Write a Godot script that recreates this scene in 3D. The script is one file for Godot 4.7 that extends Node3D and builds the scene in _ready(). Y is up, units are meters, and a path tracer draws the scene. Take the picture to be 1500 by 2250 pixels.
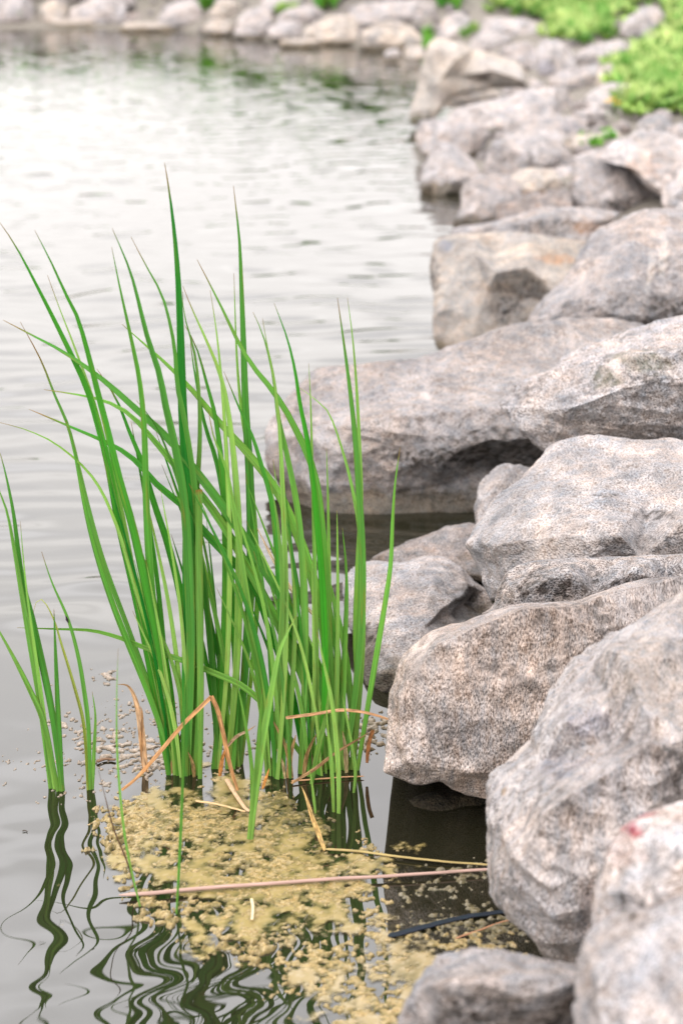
extends Node3D

# ---------------------------------------------------------------- lens and places
const F := 4056.6          # focal length in pixels of a 1500 x 2250 picture
const PITCH := 18.5        # degrees the camera looks down
const EYE := 1.097         # metres above the water
var sp := sin(deg_to_rad(PITCH))
var cp := cos(deg_to_rad(PITCH))
var eye := Vector3(0, EYE, 0)
var K := EYE * F / cos(deg_to_rad(PITCH))
var HZ := 1125.0 - F * tan(deg_to_rad(PITCH))
var names := {}
var M := {}
var shore: PackedVector2Array          # (depth along -z, x of the water's edge)
var nz := FastNoiseLite.new()
var nf := FastNoiseLite.new()
var nr := FastNoiseLite.new()
var rng := RandomNumberGenerator.new()

func at(px: float, py: float, z: float) -> Vector3:
	var x := (px - 750.0) * z / F
	var y := -(py - 1125.0) * z / F
	return eye + Vector3(x, y * cp - z * sp, -y * sp - z * cp)

func zw(py: float) -> float:
	return K / (py - HZ)

func on_water(px: float, py: float, lift := 0.0) -> Vector3:
	var p := at(px, py, zw(py))
	p.y = lift
	return p

func shore_x(d: float) -> float:
	var n := shore.size()
	if d <= shore[0].x:
		return shore[0].y
	for i in range(1, n):
		if d <= shore[i].x:
			return lerpf(shore[i - 1].y, shore[i].y, (d - shore[i - 1].x) / (shore[i].x - shore[i - 1].x))
	return shore[n - 1].y

func ground(x: float, z: float) -> float:
	var d := maxf(x - shore_x(-z), (-z - 16.2) * 0.8)
	var sink := lerpf(0.16, 0.06, smoothstep(4.0, 8.0, -z))
	var cap := lerpf(1.0, 0.30, smoothstep(13.0, 17.0, -z))
	return clampf(minf(0.3 * d, 0.16 + 0.1 * d) - sink, -0.45, cap)

func ground_hit(px: float, py: float) -> Vector3:
	var dir := (at(px, py, 1.0) - eye).normalized()
	var t := 1.4
	while t < 40.0:
		var p := eye + dir * t
		if p.y <= maxf(0.0, ground(p.x, p.z)):
			return p
		t += 0.02 + t * 0.004
	return eye + dir * 30.0

func depth_of(p: Vector3) -> float:
	var q := p - eye
	return -q.y * sp - q.z * cp

# ---------------------------------------------------------------- naming
func numbered(called: String) -> String:
	var n: int = names.get(called, 0)
	names[called] = n + 1
	return called if n == 0 else "%s_%03d" % [called, n]

func tag(o: Node, label: String, category: String, group := "", kind := "") -> void:
	if label: o.set_meta("label", label)
	if category: o.set_meta("category", category)
	if group: o.set_meta("group", group)
	if kind: o.set_meta("kind", kind)

func thing(called: String, where: Vector3, label: String, category: String, group := "") -> Node3D:
	var o := Node3D.new()
	o.name = numbered(called)
	add_child(o)
	o.position = where
	tag(o, label, category, group)
	return o

func put(called: String, mesh: Mesh, m: Material, parent: Node = null, where := Vector3.ZERO) -> MeshInstance3D:
	var o := MeshInstance3D.new()
	o.mesh = mesh
	o.material_override = m
	if parent == null or parent == self:
		o.name = numbered(called)
		add_child(o)
	else:
		o.name = called
		parent.add_child(o, true)
	o.position = where
	return o

func grid_mesh(v: PackedVector3Array, c: PackedColorArray, ix: PackedInt32Array, given := PackedVector3Array(), uv := PackedVector2Array()) -> ArrayMesh:
	var n := given
	if n.is_empty():
		n.resize(v.size())
		for k in range(0, ix.size(), 3):
			var a := ix[k]; var b := ix[k + 1]; var d := ix[k + 2]
			var fn := (v[d] - v[a]).cross(v[b] - v[a])
			n[a] += fn; n[b] += fn; n[d] += fn
		for k in n.size():
			n[k] = n[k].normalized()
	var arr := []
	arr.resize(Mesh.ARRAY_MAX)
	arr[Mesh.ARRAY_VERTEX] = v
	arr[Mesh.ARRAY_NORMAL] = n
	if c.size(): arr[Mesh.ARRAY_COLOR] = c
	if uv.size(): arr[Mesh.ARRAY_TEX_UV] = uv
	arr[Mesh.ARRAY_INDEX] = ix
	var m := ArrayMesh.new()
	m.add_surface_from_arrays(Mesh.PRIMITIVE_TRIANGLES, arr)
	return m

# ---------------------------------------------------------------- materials
func rock_texture(seed_: int, dark: float, size: int) -> Array:
	var a := FastNoiseLite.new(); a.seed = seed_; a.noise_type = FastNoiseLite.TYPE_SIMPLEX_SMOOTH; a.frequency = 9.0 / size; a.fractal_octaves = 4
	var b := FastNoiseLite.new(); b.seed = seed_ + 1; b.noise_type = FastNoiseLite.TYPE_SIMPLEX_SMOOTH; b.frequency = 80.0 / size; b.fractal_octaves = 3; b.fractal_gain = 0.65
	var d := FastNoiseLite.new(); d.seed = seed_ + 2; d.noise_type = FastNoiseLite.TYPE_CELLULAR; d.frequency = 60.0 / size; d.cellular_return_type = FastNoiseLite.RETURN_CELL_VALUE; d.domain_warp_enabled = true; d.domain_warp_amplitude = 12.0; d.domain_warp_frequency = 0.05
	var ia := a.get_seamless_image(size, size, false, false, 0.1, true).get_data()
	var ib := b.get_seamless_image(size, size, false, false, 0.1, true).get_data()
	var ic := d.get_seamless_image(size, size, false, false, 0.1, true).get_data()
	var col := PackedByteArray(); col.resize(size * size * 3)
	var hgt := PackedByteArray(); hgt.resize(size * size)
	for i in size * size:
		var p := ia[i] / 255.0
		var f := ib[i] / 255.0
		var g := ic[i] / 255.0
		var v := 0.84 + 0.20 * (p - 0.5) + 0.52 * (f - 0.5)
		var flecks := clampf((g - 0.72 + (p - 0.5) * 0.5) * 7.0, 0.0, 1.0)
		v = lerpf(v, v * 0.70, flecks * dark)
		var pits := clampf((0.36 - f) * 8.0, 0.0, 1.0)
		v *= 1.0 - 0.45 * pits * dark
		v = clampf(v + clampf((0.16 - g) * 4.0, 0.0, 1.0) * 0.14, 0.12, 1.0)
		var w := (g - 0.5) * 0.05 + (p - 0.5) * 0.06
		col[i * 3] = int(clampf(v + w, 0, 1) * 255.0)
		col[i * 3 + 1] = int(clampf(v, 0, 1) * 255.0)
		col[i * 3 + 2] = int(clampf(v - w * 0.9, 0, 1) * 255.0)
		hgt[i] = int(clampf(0.5 + 0.35 * (p - 0.5) + 0.75 * (f - 0.5) - 0.1 * flecks, 0.0, 1.0) * 255.0)
	return [ImageTexture.create_from_image(Image.create_from_data(size, size, false, Image.FORMAT_RGB8, col)), ImageTexture.create_from_image(Image.create_from_data(size, size, false, Image.FORMAT_L8, hgt))]

func rock_material(tex: Array, scale_: Vector3, relief: float) -> StandardMaterial3D:
	var m := StandardMaterial3D.new()
	m.vertex_color_use_as_albedo = true
	m.albedo_texture = tex[0]
	m.roughness = 0.88
	m.metallic_specular = 0.35
	m.heightmap_enabled = true
	m.heightmap_texture = tex[1]
	m.heightmap_scale = relief
	m.uv1_triplanar = true
	m.uv1_world_triplanar = true
	m.uv1_scale = scale_
	m.uv1_triplanar_sharpness = 4.0
	return m

func vein_texture() -> ImageTexture:
	var w := 512; var h := 256
	var a := FastNoiseLite.new(); a.seed = 31; a.frequency = 0.09; a.fractal_octaves = 4; a.fractal_gain = 0.7
	var d := PackedByteArray(); d.resize(w * h * 3)
	for j in h:
		for i in w:
			var n := a.get_noise_2d(i, j * 0.035)
			var blot := a.get_noise_2d(i * 0.16 + 300.0, j * 0.16)
			var v := clampf(0.90 + 0.30 * n, 0.4, 1.0)
			var k := (j * w + i) * 3
			d[k] = int(clampf(v + 0.06 * blot, 0, 1) * 255.0)
			d[k + 1] = int(v * 255.0)
			d[k + 2] = int(clampf(v - 0.08 * blot, 0, 1) * 255.0)
	return ImageTexture.create_from_image(Image.create_from_data(w, h, false, Image.FORMAT_RGB8, d))

func plain(rough: float, spec := 0.5) -> StandardMaterial3D:
	var m := StandardMaterial3D.new()
	m.vertex_color_use_as_albedo = true
	m.roughness = rough
	m.metallic_specular = spec
	return m

func make_materials() -> void:
	var t1 := rock_texture(11, 1.0, 768)
	var t2 := rock_texture(47, 0.55, 768)
	M.coarse = rock_material(t1, Vector3(3.4, 3.4, 3.4), 0.55)
	M.streaked = rock_material(t1, Vector3(6.0, 2.0, 6.0), 0.5)
	M.bedded = rock_material(t1, Vector3(2.2, 5.2, 2.2), 0.5)
	M.pale = rock_material(t2, Vector3(3.0, 3.0, 3.0), 0.4)
	M.leaf = plain(0.5, 0.3)
	M.leaf.albedo_texture = vein_texture()
	M.leaf.backlight_enabled = true
	M.leaf.backlight = Color(0.8, 0.95, 0.5)
	M.dry = plain(0.75, 0.3)
	M.dry.albedo_texture = M.leaf.albedo_texture
	M.dry.backlight_enabled = true
	M.dry.backlight = Color(0.3, 0.3, 0.3)
	M.stick = plain(0.7, 0.35)
	M.algae = plain(0.45, 0.4)
	M.algae.albedo_texture = t1[0]
	M.algae.uv1_triplanar = true
	M.algae.uv1_world_triplanar = true
	M.algae.uv1_scale = Vector3(9, 9, 9)
	M.soil = plain(0.95, 0.2)
	M.film = plain(0.4, 0.4)
	M.film.transparency = BaseMaterial3D.TRANSPARENCY_ALPHA
	M.grass = plain(0.6, 0.3)
	M.grass.backlight_enabled = true
	M.grass.backlight = Color(0.5, 0.5, 0.5)
	var w := StandardMaterial3D.new()
	w.albedo_color = Color(0.012, 0.0115, 0.006).linear_to_srgb()
	w.roughness = 0.015
	w.refraction_enabled = true
	w.refraction_scale = 0.07
	M.water = w

# ---------------------------------------------------------------- rocks
const TONES := [
	[Color(0.46, 0.41, 0.395), Color(0.385, 0.36, 0.36)],   # 0 pale warm grey
	[Color(0.43, 0.38, 0.365), Color(0.36, 0.335, 0.335)],   # 1 mid grey
	[Color(0.50, 0.43, 0.37), Color(0.40, 0.36, 0.335)],   # 2 cream
	[Color(0.34, 0.285, 0.265), Color(0.28, 0.25, 0.24)],     # 3 brown grey
	[Color(0.38, 0.355, 0.355), Color(0.31, 0.305, 0.315)],   # 4 blue grey
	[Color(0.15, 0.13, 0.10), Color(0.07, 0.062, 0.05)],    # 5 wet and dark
	[Color(0.69, 0.585, 0.54), Color(0.57, 0.495, 0.465)],  # 6 light brown grey
	[Color(0.66, 0.585, 0.56), Color(0.55, 0.51, 0.505)],  # 7 light grey
]

func rock_mesh(flat: Array, z: float, o: Dictionary) -> Array:
	var pts := PackedVector2Array()
	for i in range(0, flat.size(), 2):
		pts.append(Vector2(flat[i], flat[i + 1]))
	var soft: float = o.get("soft", 0.22)
	var cut := PackedVector2Array()
	for i in pts.size():
		var a := pts[i]; var b := pts[(i + 1) % pts.size()]
		cut.append(a.lerp(b, soft)); cut.append(a.lerp(b, 1.0 - soft))
	pts = cut
	var per := 0.0
	var area := 0.0
	var cen := Vector2.ZERO
	var lo := Vector2(1e9, 1e9); var hi := Vector2(-1e9, -1e9)
	for i in pts.size():
		var a := pts[i]; var b := pts[(i + 1) % pts.size()]
		per += a.distance_to(b)
		var cr := a.cross(b)
		area += cr; cen += (a + b) * cr
		lo = lo.min(a); hi = hi.max(a)
	cen /= 3.0 * area
	if o.has("c"): cen = Vector2(o.c[0], o.c[1])
	var step: float = o.get("res", 5.0)
	var N := clampi(int(per / step), 40, 420)
	var ring := PackedVector2Array()
	var seg := 0; var run := 0.0; var seglen := pts[0].distance_to(pts[1])
	for i in N:
		var want := per * i / N
		while run + seglen < want and seg < pts.size() - 1:
			run += seglen; seg += 1
			seglen = pts[seg].distance_to(pts[(seg + 1) % pts.size()])
		ring.append(pts[seg].lerp(pts[(seg + 1) % pts.size()], clampf((want - run) / maxf(seglen, 1e-6), 0, 1)))
	var mm := z / F
	var size := minf(hi.x - lo.x, hi.y - lo.y) * mm
	var tilt: float = o.get("tilt", 0.35)
	var bulge: float = o.get("bulge", size * 0.42)
	var back: float = o.get("back", bulge * 1.2)
	var sq: float = o.get("sq", 2.4)
	var rough: float = o.get("rough", 1.0)
	var sd: int = o.get("seed", 1)
	var gain: float = o.get("gain", 1.0)
	var tone: Array = [TONES[o.get("tone", 0)][0] * gain, TONES[o.get("tone", 0)][1] * gain]
	var O := at(cen.x, cen.y, z)
	var toward := (eye - O).normalized()
	# the low facets that the surface follows
	var ctrl: Array = o.get("ctrl", [])
	var tp := PackedVector2Array(); var tw := PackedFloat32Array(); var tri := PackedInt32Array()
	if ctrl.size():
		for i in range(0, N, maxi(1, N / 26)):
			tp.append(cen + (ring[i] - cen) * 1.03); tw.append(0.0)
		for i in range(0, ctrl.size(), 3):
			tp.append(Vector2(ctrl[i], ctrl[i + 1])); tw.append(ctrl[i + 2])
		tri = Geometry2D.triangulate_delaunay(tp)
	var R := maxi(12, int(N * 0.30))
	var RB := maxi(5, R / 4)
	var rings := R + RB
	var cols := N
	var P := PackedVector2Array(); var W := PackedFloat32Array()
	P.resize(rings * cols); W.resize(rings * cols)
	var last := 0
	for j in rings:
		var rho: float
		var front := j < R
		if front:
			rho = cos((R - 1 - j) / float(R - 1) * PI * 0.5) if j < R - 1 else 1.0
			rho = maxf(rho, 0.004)
		else:
			rho = maxf(cos((j - R + 1) / float(RB) * PI * 0.5), 0.004)
		var se := pow(maxf(0.0, 1.0 - pow(rho, sq)), 1.0 / sq)
		for i in cols:
			var p := cen + (ring[i] - cen) * rho
			var w := 0.0
			if front:
				w = bulge * se
				if tri.size():
					for k in range(-1, tri.size() / 3):
						var q := last if k < 0 else k
						var a := tp[tri[q * 3]]; var b := tp[tri[q * 3 + 1]]; var c := tp[tri[q * 3 + 2]]
						var den := (b - a).cross(c - a)
						if absf(den) < 1e-6: continue
						var u := (p - a).cross(c - a) / den
						var v := (b - a).cross(p - a) / den
						if u >= -0.001 and v >= -0.001 and u + v <= 1.001:
							w += tw[tri[q * 3]] * (1.0 - u - v) + tw[tri[q * 3 + 1]] * u + tw[tri[q * 3 + 2]] * v
							last = q
							break
			else:
				w = -back * se
			P[j * cols + i] = p
			W[j * cols + i] = w
	for it in (1 if tri.size() else 0):
		var W2 := W.duplicate()
		for j in range(1, R - 1):
			for i in cols:
				W2[j * cols + i] = (W[j * cols + i] * 2.0 + W[(j - 1) * cols + i] + W[(j + 1) * cols + i] + W[j * cols + (i + 1) % cols] + W[j * cols + (i + cols - 1) % cols]) / 6.0
		W = W2
	var V := PackedVector3Array(); V.resize(rings * cols)
	for k in V.size():
		var p := P[k]
		V[k] = at(p.x, p.y, z + tilt * (cen.y - p.y) * mm) - O + toward * W[k]
	# broken faces
	var r := RandomNumberGenerator.new()
	r.seed = sd * 7919 + 13
	for n in int(o.get("cuts", 8)):
		var d := (Vector3(r.randf_range(-1, 1), r.randf_range(-0.1, 1), r.randf_range(-0.3, 1.0)) + toward * 0.3).normalized()
		var s := 0.0
		for k in range(0, V.size(), 7): s = maxf(s, V[k].dot(d))
		var lim := s * (r.randf_range(0.70, 0.92) if ctrl.is_empty() else r.randf_range(0.82, 0.96))
		for k in V.size():
			var over := V[k].dot(d) - lim
			if over > 0.0: V[k] -= d * over
	var off := Vector3(sd * 3.17, sd * 1.71, sd * 2.23)
	var C := PackedColorArray(); C.resize(V.size())
	var stains: Array = o.get("stains", [])
	var a1 := (0.055 if ctrl.is_empty() else 0.026) * size * rough
	var a2 := 0.030 * size * rough
	var a3 := 0.010 * minf(size, 0.3) * rough
	var dk: float = o.get("dark", 0.5)
	var wet_h: float = o.get("wet", 0.05)
	var cracks: float = o.get("cracks", 0.4)
	var inv := 1.0 / maxf(size, 0.01)
	var aniso: Vector3 = o.get("grain", Vector3.ONE)
	for k in V.size():
		var v := V[k]
		var g := v * inv + off
		var n1 := nz.get_noise_3dv(g * 1.6)
		var n2 := nr.get_noise_3dv(g * Vector3(2.2, 3.4, 2.2))
		var wv := v * aniso
		var n3 := nf.get_noise_3dv((wv + off) * 26.0)
		var dir := (v.normalized() + toward * 0.5).normalized()
		var cw := nz.get_noise_3dv(g * 3.1) * 0.35
		var crack := clampf((1.0 - absf(nz.get_noise_3dv(g * Vector3(1.1, 2.3, 1.1) + Vector3(cw, cw, cw)) + 0.16) * 26.0), 0.0, 1.0) * clampf(n2 * 1.6 + 0.1, 0.0, 1.0) * cracks
		v += dir * (a1 * n1 + a2 * (n2 - 0.2) + a3 * n3 - 0.02 * size * crack)
		V[k] = v
		var mixv := clampf(0.5 + 0.9 * n1 + 0.5 * n3, 0.0, 1.0)
		var c: Color = tone[0].lerp(tone[1], mixv)
		var hue1 := nz.get_noise_3dv(g * 1.9 + Vector3(31, 7, 5))
		var hue2 := nz.get_noise_3dv(g * 4.3 + Vector3(3, 47, 15))
		c = c.lerp(c * Color(1.06, 1.01, 0.965), clampf(hue1 * 2.4, 0.0, 1.0))
		c = c.lerp(c * Color(0.90, 0.925, 0.955), clampf(-hue1 * 2.2, 0.0, 1.0))
		c = c.lerp(c * 1.28, clampf(hue2 * 2.6 - 0.2, 0.0, 0.8))
		c = c.lerp(c * 0.80, clampf(-hue2 * 2.6 - 0.35, 0.0, 0.8))
		var patch := clampf((nz.get_noise_3dv(g * 2.7 + Vector3(9, 4, 7)) + 0.12) * 2.6, 0.0, 1.0)
		var speck := clampf((nf.get_noise_3dv((wv + off) * 70.0) - 0.02) * 4.5, 0.0, 1.0)
		c = c.lerp(c * 0.42, clampf(patch * speck * dk + speck * 0.12 * dk, 0, 0.9))
		c = c.lerp(Color(0.10, 0.085, 0.075), crack * 0.75)
		c = c * (1.0 + 0.22 * nz.get_noise_3dv(g * 1.3 + Vector3(50, 3, 8)))
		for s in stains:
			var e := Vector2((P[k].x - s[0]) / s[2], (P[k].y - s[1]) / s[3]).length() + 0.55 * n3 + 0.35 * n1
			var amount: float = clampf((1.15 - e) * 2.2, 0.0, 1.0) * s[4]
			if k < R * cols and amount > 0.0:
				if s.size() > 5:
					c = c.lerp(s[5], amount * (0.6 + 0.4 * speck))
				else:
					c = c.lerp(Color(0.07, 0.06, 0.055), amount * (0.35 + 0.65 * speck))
		var wy := v.y + O.y + 0.012 * n3 + 0.01 * n1
		c = c.lerp(c * Color(0.30, 0.27, 0.2), clampf((wet_h - wy) * 45.0, 0.0, 1.0) * 0.88)
		C[k] = c
	var ix := PackedInt32Array()
	for j in rings - 1:
		for i in cols:
			var a := j * cols + i; var b := j * cols + (i + 1) % cols
			ix.append_array(PackedInt32Array([a, a + cols, b, b, a + cols, b + cols]))
	if area < 0.0:
		for k in range(0, ix.size(), 3):
			var t := ix[k + 1]; ix[k + 1] = ix[k + 2]; ix[k + 2] = t
	return [grid_mesh(V, C, ix), O]

func rock(label: String, mat: String, z: float, flat: Array, o := {}, called := "boulder", category := "boulder", group := "") -> MeshInstance3D:
	if not o.has("seed"): o.seed = names.get(called, 0) + 3 + called.length()
	var made := rock_mesh(flat, z, o)
	var m := put(called, made[0], M[mat], self, made[1])
	tag(m, label, category, group)
	return m

# a rock standing on the bank: its depth is where the ground lies under its lower edge
func bank(label: String, mat: String, flat: Array, o := {}, group := "rocks along the bank") -> MeshInstance3D:
	var low := -1e9; var lx := 0.0; var top := 1e9
	for i in range(0, flat.size(), 2):
		low = maxf(low, flat[i + 1]); top = minf(top, flat[i + 1]); lx += flat[i]
	lx /= flat.size() / 2
	var z := depth_of(ground_hit(lx, low - (low - top) * 0.1))
	if not o.has("res"): o.res = 3.2
	if not o.has("gain"): o.gain = 1.3
	return rock(label, mat, z + float(o.get("push", 0.0)), flat, o, "bank_rock", "rock", group)

# ---------------------------------------------------------------- blades
func spline(flat: Array, n: int) -> PackedVector2Array:
	var p := PackedVector2Array()
	for i in range(0, flat.size(), 2): p.append(Vector2(flat[i], flat[i + 1]))
	var cum := PackedFloat32Array([0.0])
	for i in range(1, p.size()): cum.append(cum[i - 1] + p[i].distance_to(p[i - 1]))
	var out := PackedVector2Array()
	var s := 0
	for i in n + 1:
		var want := cum[-1] * i / n
		while s < p.size() - 2 and cum[s + 1] < want: s += 1
		var t := clampf((want - cum[s]) / maxf(cum[s + 1] - cum[s], 1e-5), 0, 1)
		var a := p[maxi(s - 1, 0)]; var d := p[mini(s + 2, p.size() - 1)]
		out.append(p[s].cubic_interpolate(p[s + 1], a, d, t) if p.size() > 2 else p[s].lerp(p[s + 1], t))
	return out

# a long flat leaf, thick at its foot, folded along the middle; o: lean (metres away per metre up), turn, tone, tip, z
func leaf_mesh(flat: Array, w: float, base: Vector3, o := {}) -> ArrayMesh:
	var n: int = o.get("n", 30)
	var c := spline(flat, n)
	var zb: float = o.get("z", zw(flat[1]))
	var lean: float = o.get("lean", rng.randf_range(-0.06, 0.10))
	var up: float = o.get("upright", 1.0)
	var t0: float = o.get("turn", rng.randf_range(-0.7, 0.7))
	var t1: float = o.get("spin", rng.randf_range(-0.7, 0.7))
	var tone: float = clampf(o.get("tone", rng.randf()) * 1.15 + rng.randf_range(-0.05, 0.16), 0.0, 1.0)
	var dry: float = o.get("dry", 0.0)
	var tip: float = o.get("tip", rng.randf_range(0.02, 0.09))
	var blunt: bool = o.get("blunt", false)
	var deep := Color(0.038, 0.41, 0.018); var light := Color(0.50, 0.80, 0.19)
	deep = deep.lerp(Color(0.012, 0.25, 0.040), rng.randf() * 0.7)
	var body: Color = deep.lerp(light, tone)
	if dry > 0.0: body = body.lerp(o.get("dry_color", Color(0.50, 0.27, 0.10)), dry)
	var pos := PackedVector3Array()
	for k in n + 1:
		var m: float = (flat[1] - c[k].y) * zb / F
		pos.append(at(c[k].x, c[k].y, zb - m * sp / cp * up + lean * absf(m)))
	var V := PackedVector3Array(); var C := PackedColorArray(); var ix := PackedInt32Array(); var UV := PackedVector2Array()
	var u_off := rng.randf()
	var across := 7
	var vein := PackedFloat32Array()
	for q in across: vein.append(rng.randf_range(0.88, 1.12))
	for face in 2:
		for k in n + 1:
			var t := k / float(n)
			var T := (pos[mini(k + 1, n)] - pos[maxi(k - 1, 0)]).normalized()
			var view := (eye - pos[k]).normalized()
			var S := T.cross(view).normalized()
			var Nn := S.cross(T).normalized()
			var tw := t0 + t1 * t
			var side := S * cos(tw) + Nn * sin(tw)
			var out := side.cross(T).normalized()
			var prof := (0.66 + 0.34 * smoothstep(0.0, 0.38, t)) * (pow(maxf(0.0, 1.0 - pow(t, 2.3)), 0.9) if not blunt else 1.0)
			var hw := maxf(w * 0.49 * zb / F * prof / maxf(0.62, absf(cos(tw))), 0.00025)
			var th := lerpf(0.0016, 0.00025, t) * minf(1.0, w / 14.0)
			for q in across:
				var u := q / float(across - 1) * 2.0 - 1.0
				var bend := hw * 0.30 * (absf(u) - 0.5)
				var thick := th * (1.0 - u * u * 0.85)
				V.append(pos[k] - base + side * hw * u + out * (bend + (thick if face == 0 else -thick)))
				var cc := body * vein[q]
				cc = cc.lerp(Color(0.30, 0.50, 0.10), (1.0 - smoothstep(0.0, 0.16, t)) * 0.35 * (1.0 - dry))
				if face == 1: cc = cc.lerp(light, 0.35 * (1.0 - dry))
				if absf(u) > 0.9: cc = cc.lerp(Color(0.20, 0.16, 0.05), 0.22)
				cc = cc.lerp(Color(0.42, 0.20, 0.06), smoothstep(1.0 - tip, 1.0 - tip * 0.35, t) * 0.9)
				cc = cc * (0.93 + 0.14 * nf.get_noise_3d(t * 9.0, u_off * 50.0, u))
				if dry > 0.5:
					cc = cc * (1.0 + 0.75 * nf.get_noise_3d(t * 7.0, u_off * 90.0, u * 0.9))
					cc = cc.lerp(Color(0.16, 0.08, 0.04), clampf(nf.get_noise_3d(t * 14.0, u_off * 40.0, u * 1.5) * 2.0 - 0.3, 0.0, 0.7))
				else:
					var yellow := clampf(nf.get_noise_3d(t * 11.0, u_off * 70.0, u * 0.7) * 3.0 - 1.35, 0.0, 0.6)
					cc = cc.lerp(Color(0.40, 0.36, 0.06), yellow)
				C.append(cc)
				UV.append(Vector2(u_off + u * 0.12 * w / 20.0, t * 1.3 + u_off))
	var fs := (n + 1) * across
	for k in n:
		for q in across - 1:
			var a := k * across + q
			ix.append_array(PackedInt32Array([a, a + 1, a + across, a + 1, a + across + 1, a + across]))
			var b := fs + a
			ix.append_array(PackedInt32Array([b, b + across, b + 1, b + 1, b + across, b + across + 1]))
		for e in 2:
			var a := k * across + (0 if e == 0 else across - 1)
			var b := fs + a
			if e == 0: ix.append_array(PackedInt32Array([a, a + across, b, a + across, b + across, b]))
			else: ix.append_array(PackedInt32Array([a, b, a + across, a + across, b, b + across]))
	return grid_mesh(V, C, ix, PackedVector3Array(), UV)

var plant: Node3D
func reed(label: String, px: float, py: float, group := "reed plants standing in the shallow water") -> void:
	plant = thing("reed_plant", on_water(px, py), label, "reed plant", group)

func leaf(flat: Array, w: float, o := {}) -> void:
	# the foot of every leaf goes a little below the water
	var f := flat.duplicate()
	var mat: Material = M.dry if float(o.get("dry", 0.0)) > 0.5 else M.leaf
	var m := put("leaf", leaf_mesh(f, w, plant.position, o), mat, plant)
	if o.has("label"): m.set_meta("label", o.label)

# leaves between the traced ones, leaning the way the wind takes all of them
func fill_leaves(px: float, py: float, spread: float, count: int, tall: float) -> void:
	for i in count:
		var bx := px + rng.randf_range(-spread, spread)
		var by := py + rng.randf_range(-14, 8)
		var h := tall * rng.randf_range(0.5, 1.25)
		var lean := rng.randf_range(0.02, 0.20)
		var bow := rng.randf_range(0.0, 0.16)
		leaf([bx, by, bx - h * lean * 0.2, by - h * 0.3, bx - h * (lean * 0.55 + bow * 0.2), by - h * 0.62, bx - h * (lean + bow), by - h], rng.randf_range(8, 13), {"tone": pow(rng.randf(), 1.2) * 0.95})

func fill_sheaths(px: float, py: float, spread: float, count: int) -> void:
	for i in count:
		var bx := px + rng.randf_range(-spread, spread)
		var h := rng.randf_range(45, 130)
		var lean := rng.randf_range(-0.45, 0.35)
		leaf([bx, py + rng.randf_range(-6, 12), bx + h * lean * 0.3, py - h * 0.5, bx + h * lean, py - h], rng.randf_range(7, 14), {"dry": 0.95, "dry_color": [Color(0.42, 0.25, 0.11), Color(0.30, 0.20, 0.09), Color(0.55, 0.42, 0.22)][i % 3], "tone": 0.2, "n": 14, "label": "withered brown sheath at the foot of the plant"})

# a rod: points in the picture with their heights above the water
func rod_mesh(p: PackedVector3Array, base: Vector3, r0: float, r1: float, col: Color, flatten := 1.0, sides := 9) -> ArrayMesh:
	var V := PackedVector3Array(); var C := PackedColorArray(); var ix := PackedInt32Array()
	var n := p.size()
	for k in n:
		var T := (p[mini(k + 1, n - 1)] - p[maxi(k - 1, 0)]).normalized()
		var S := T.cross(Vector3.UP).normalized()
		if S.length() < 0.1: S = Vector3.RIGHT
		var U := S.cross(T).normalized()
		var r := lerpf(r0, r1, k / float(n - 1))
		if k == 0 or k == n - 1: r *= 0.25
		for s in sides:
			var a := TAU * s / sides
			V.append(p[k] - base + S * cos(a) * r + U * sin(a) * r * flatten)
			C.append(col * (0.85 + 0.3 * nf.get_noise_3d(k * 3.1, s * 7.0, r0 * 9000.0)) )
	for k in n - 1:
		for s in sides:
			var a := k * sides + s; var b := k * sides + (s + 1) % sides
			ix.append_array(PackedInt32Array([a, a + sides, b, b, a + sides, b + sides]))
	return grid_mesh(V, C, ix)

func floating(called: String, label: String, category: String, flat: Array, w: float, col: Color, flatten := 0.7, lift := 0.003, group := "") -> void:
	var n := 24
	var c := spline(flat, n)
	var p := PackedVector3Array()
	for k in c.size(): p.append(on_water(c[k].x, c[k].y, lift + 0.0006 * nf.get_noise_2d(k * 0.2, flat[0])))
	var r := w * 0.5 * zw(flat[1]) / F
	tag(put(called, rod_mesh(p, p[0], r, r * 0.75, col, flatten), M.stick, self, p[0]), label, category, group)

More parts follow.
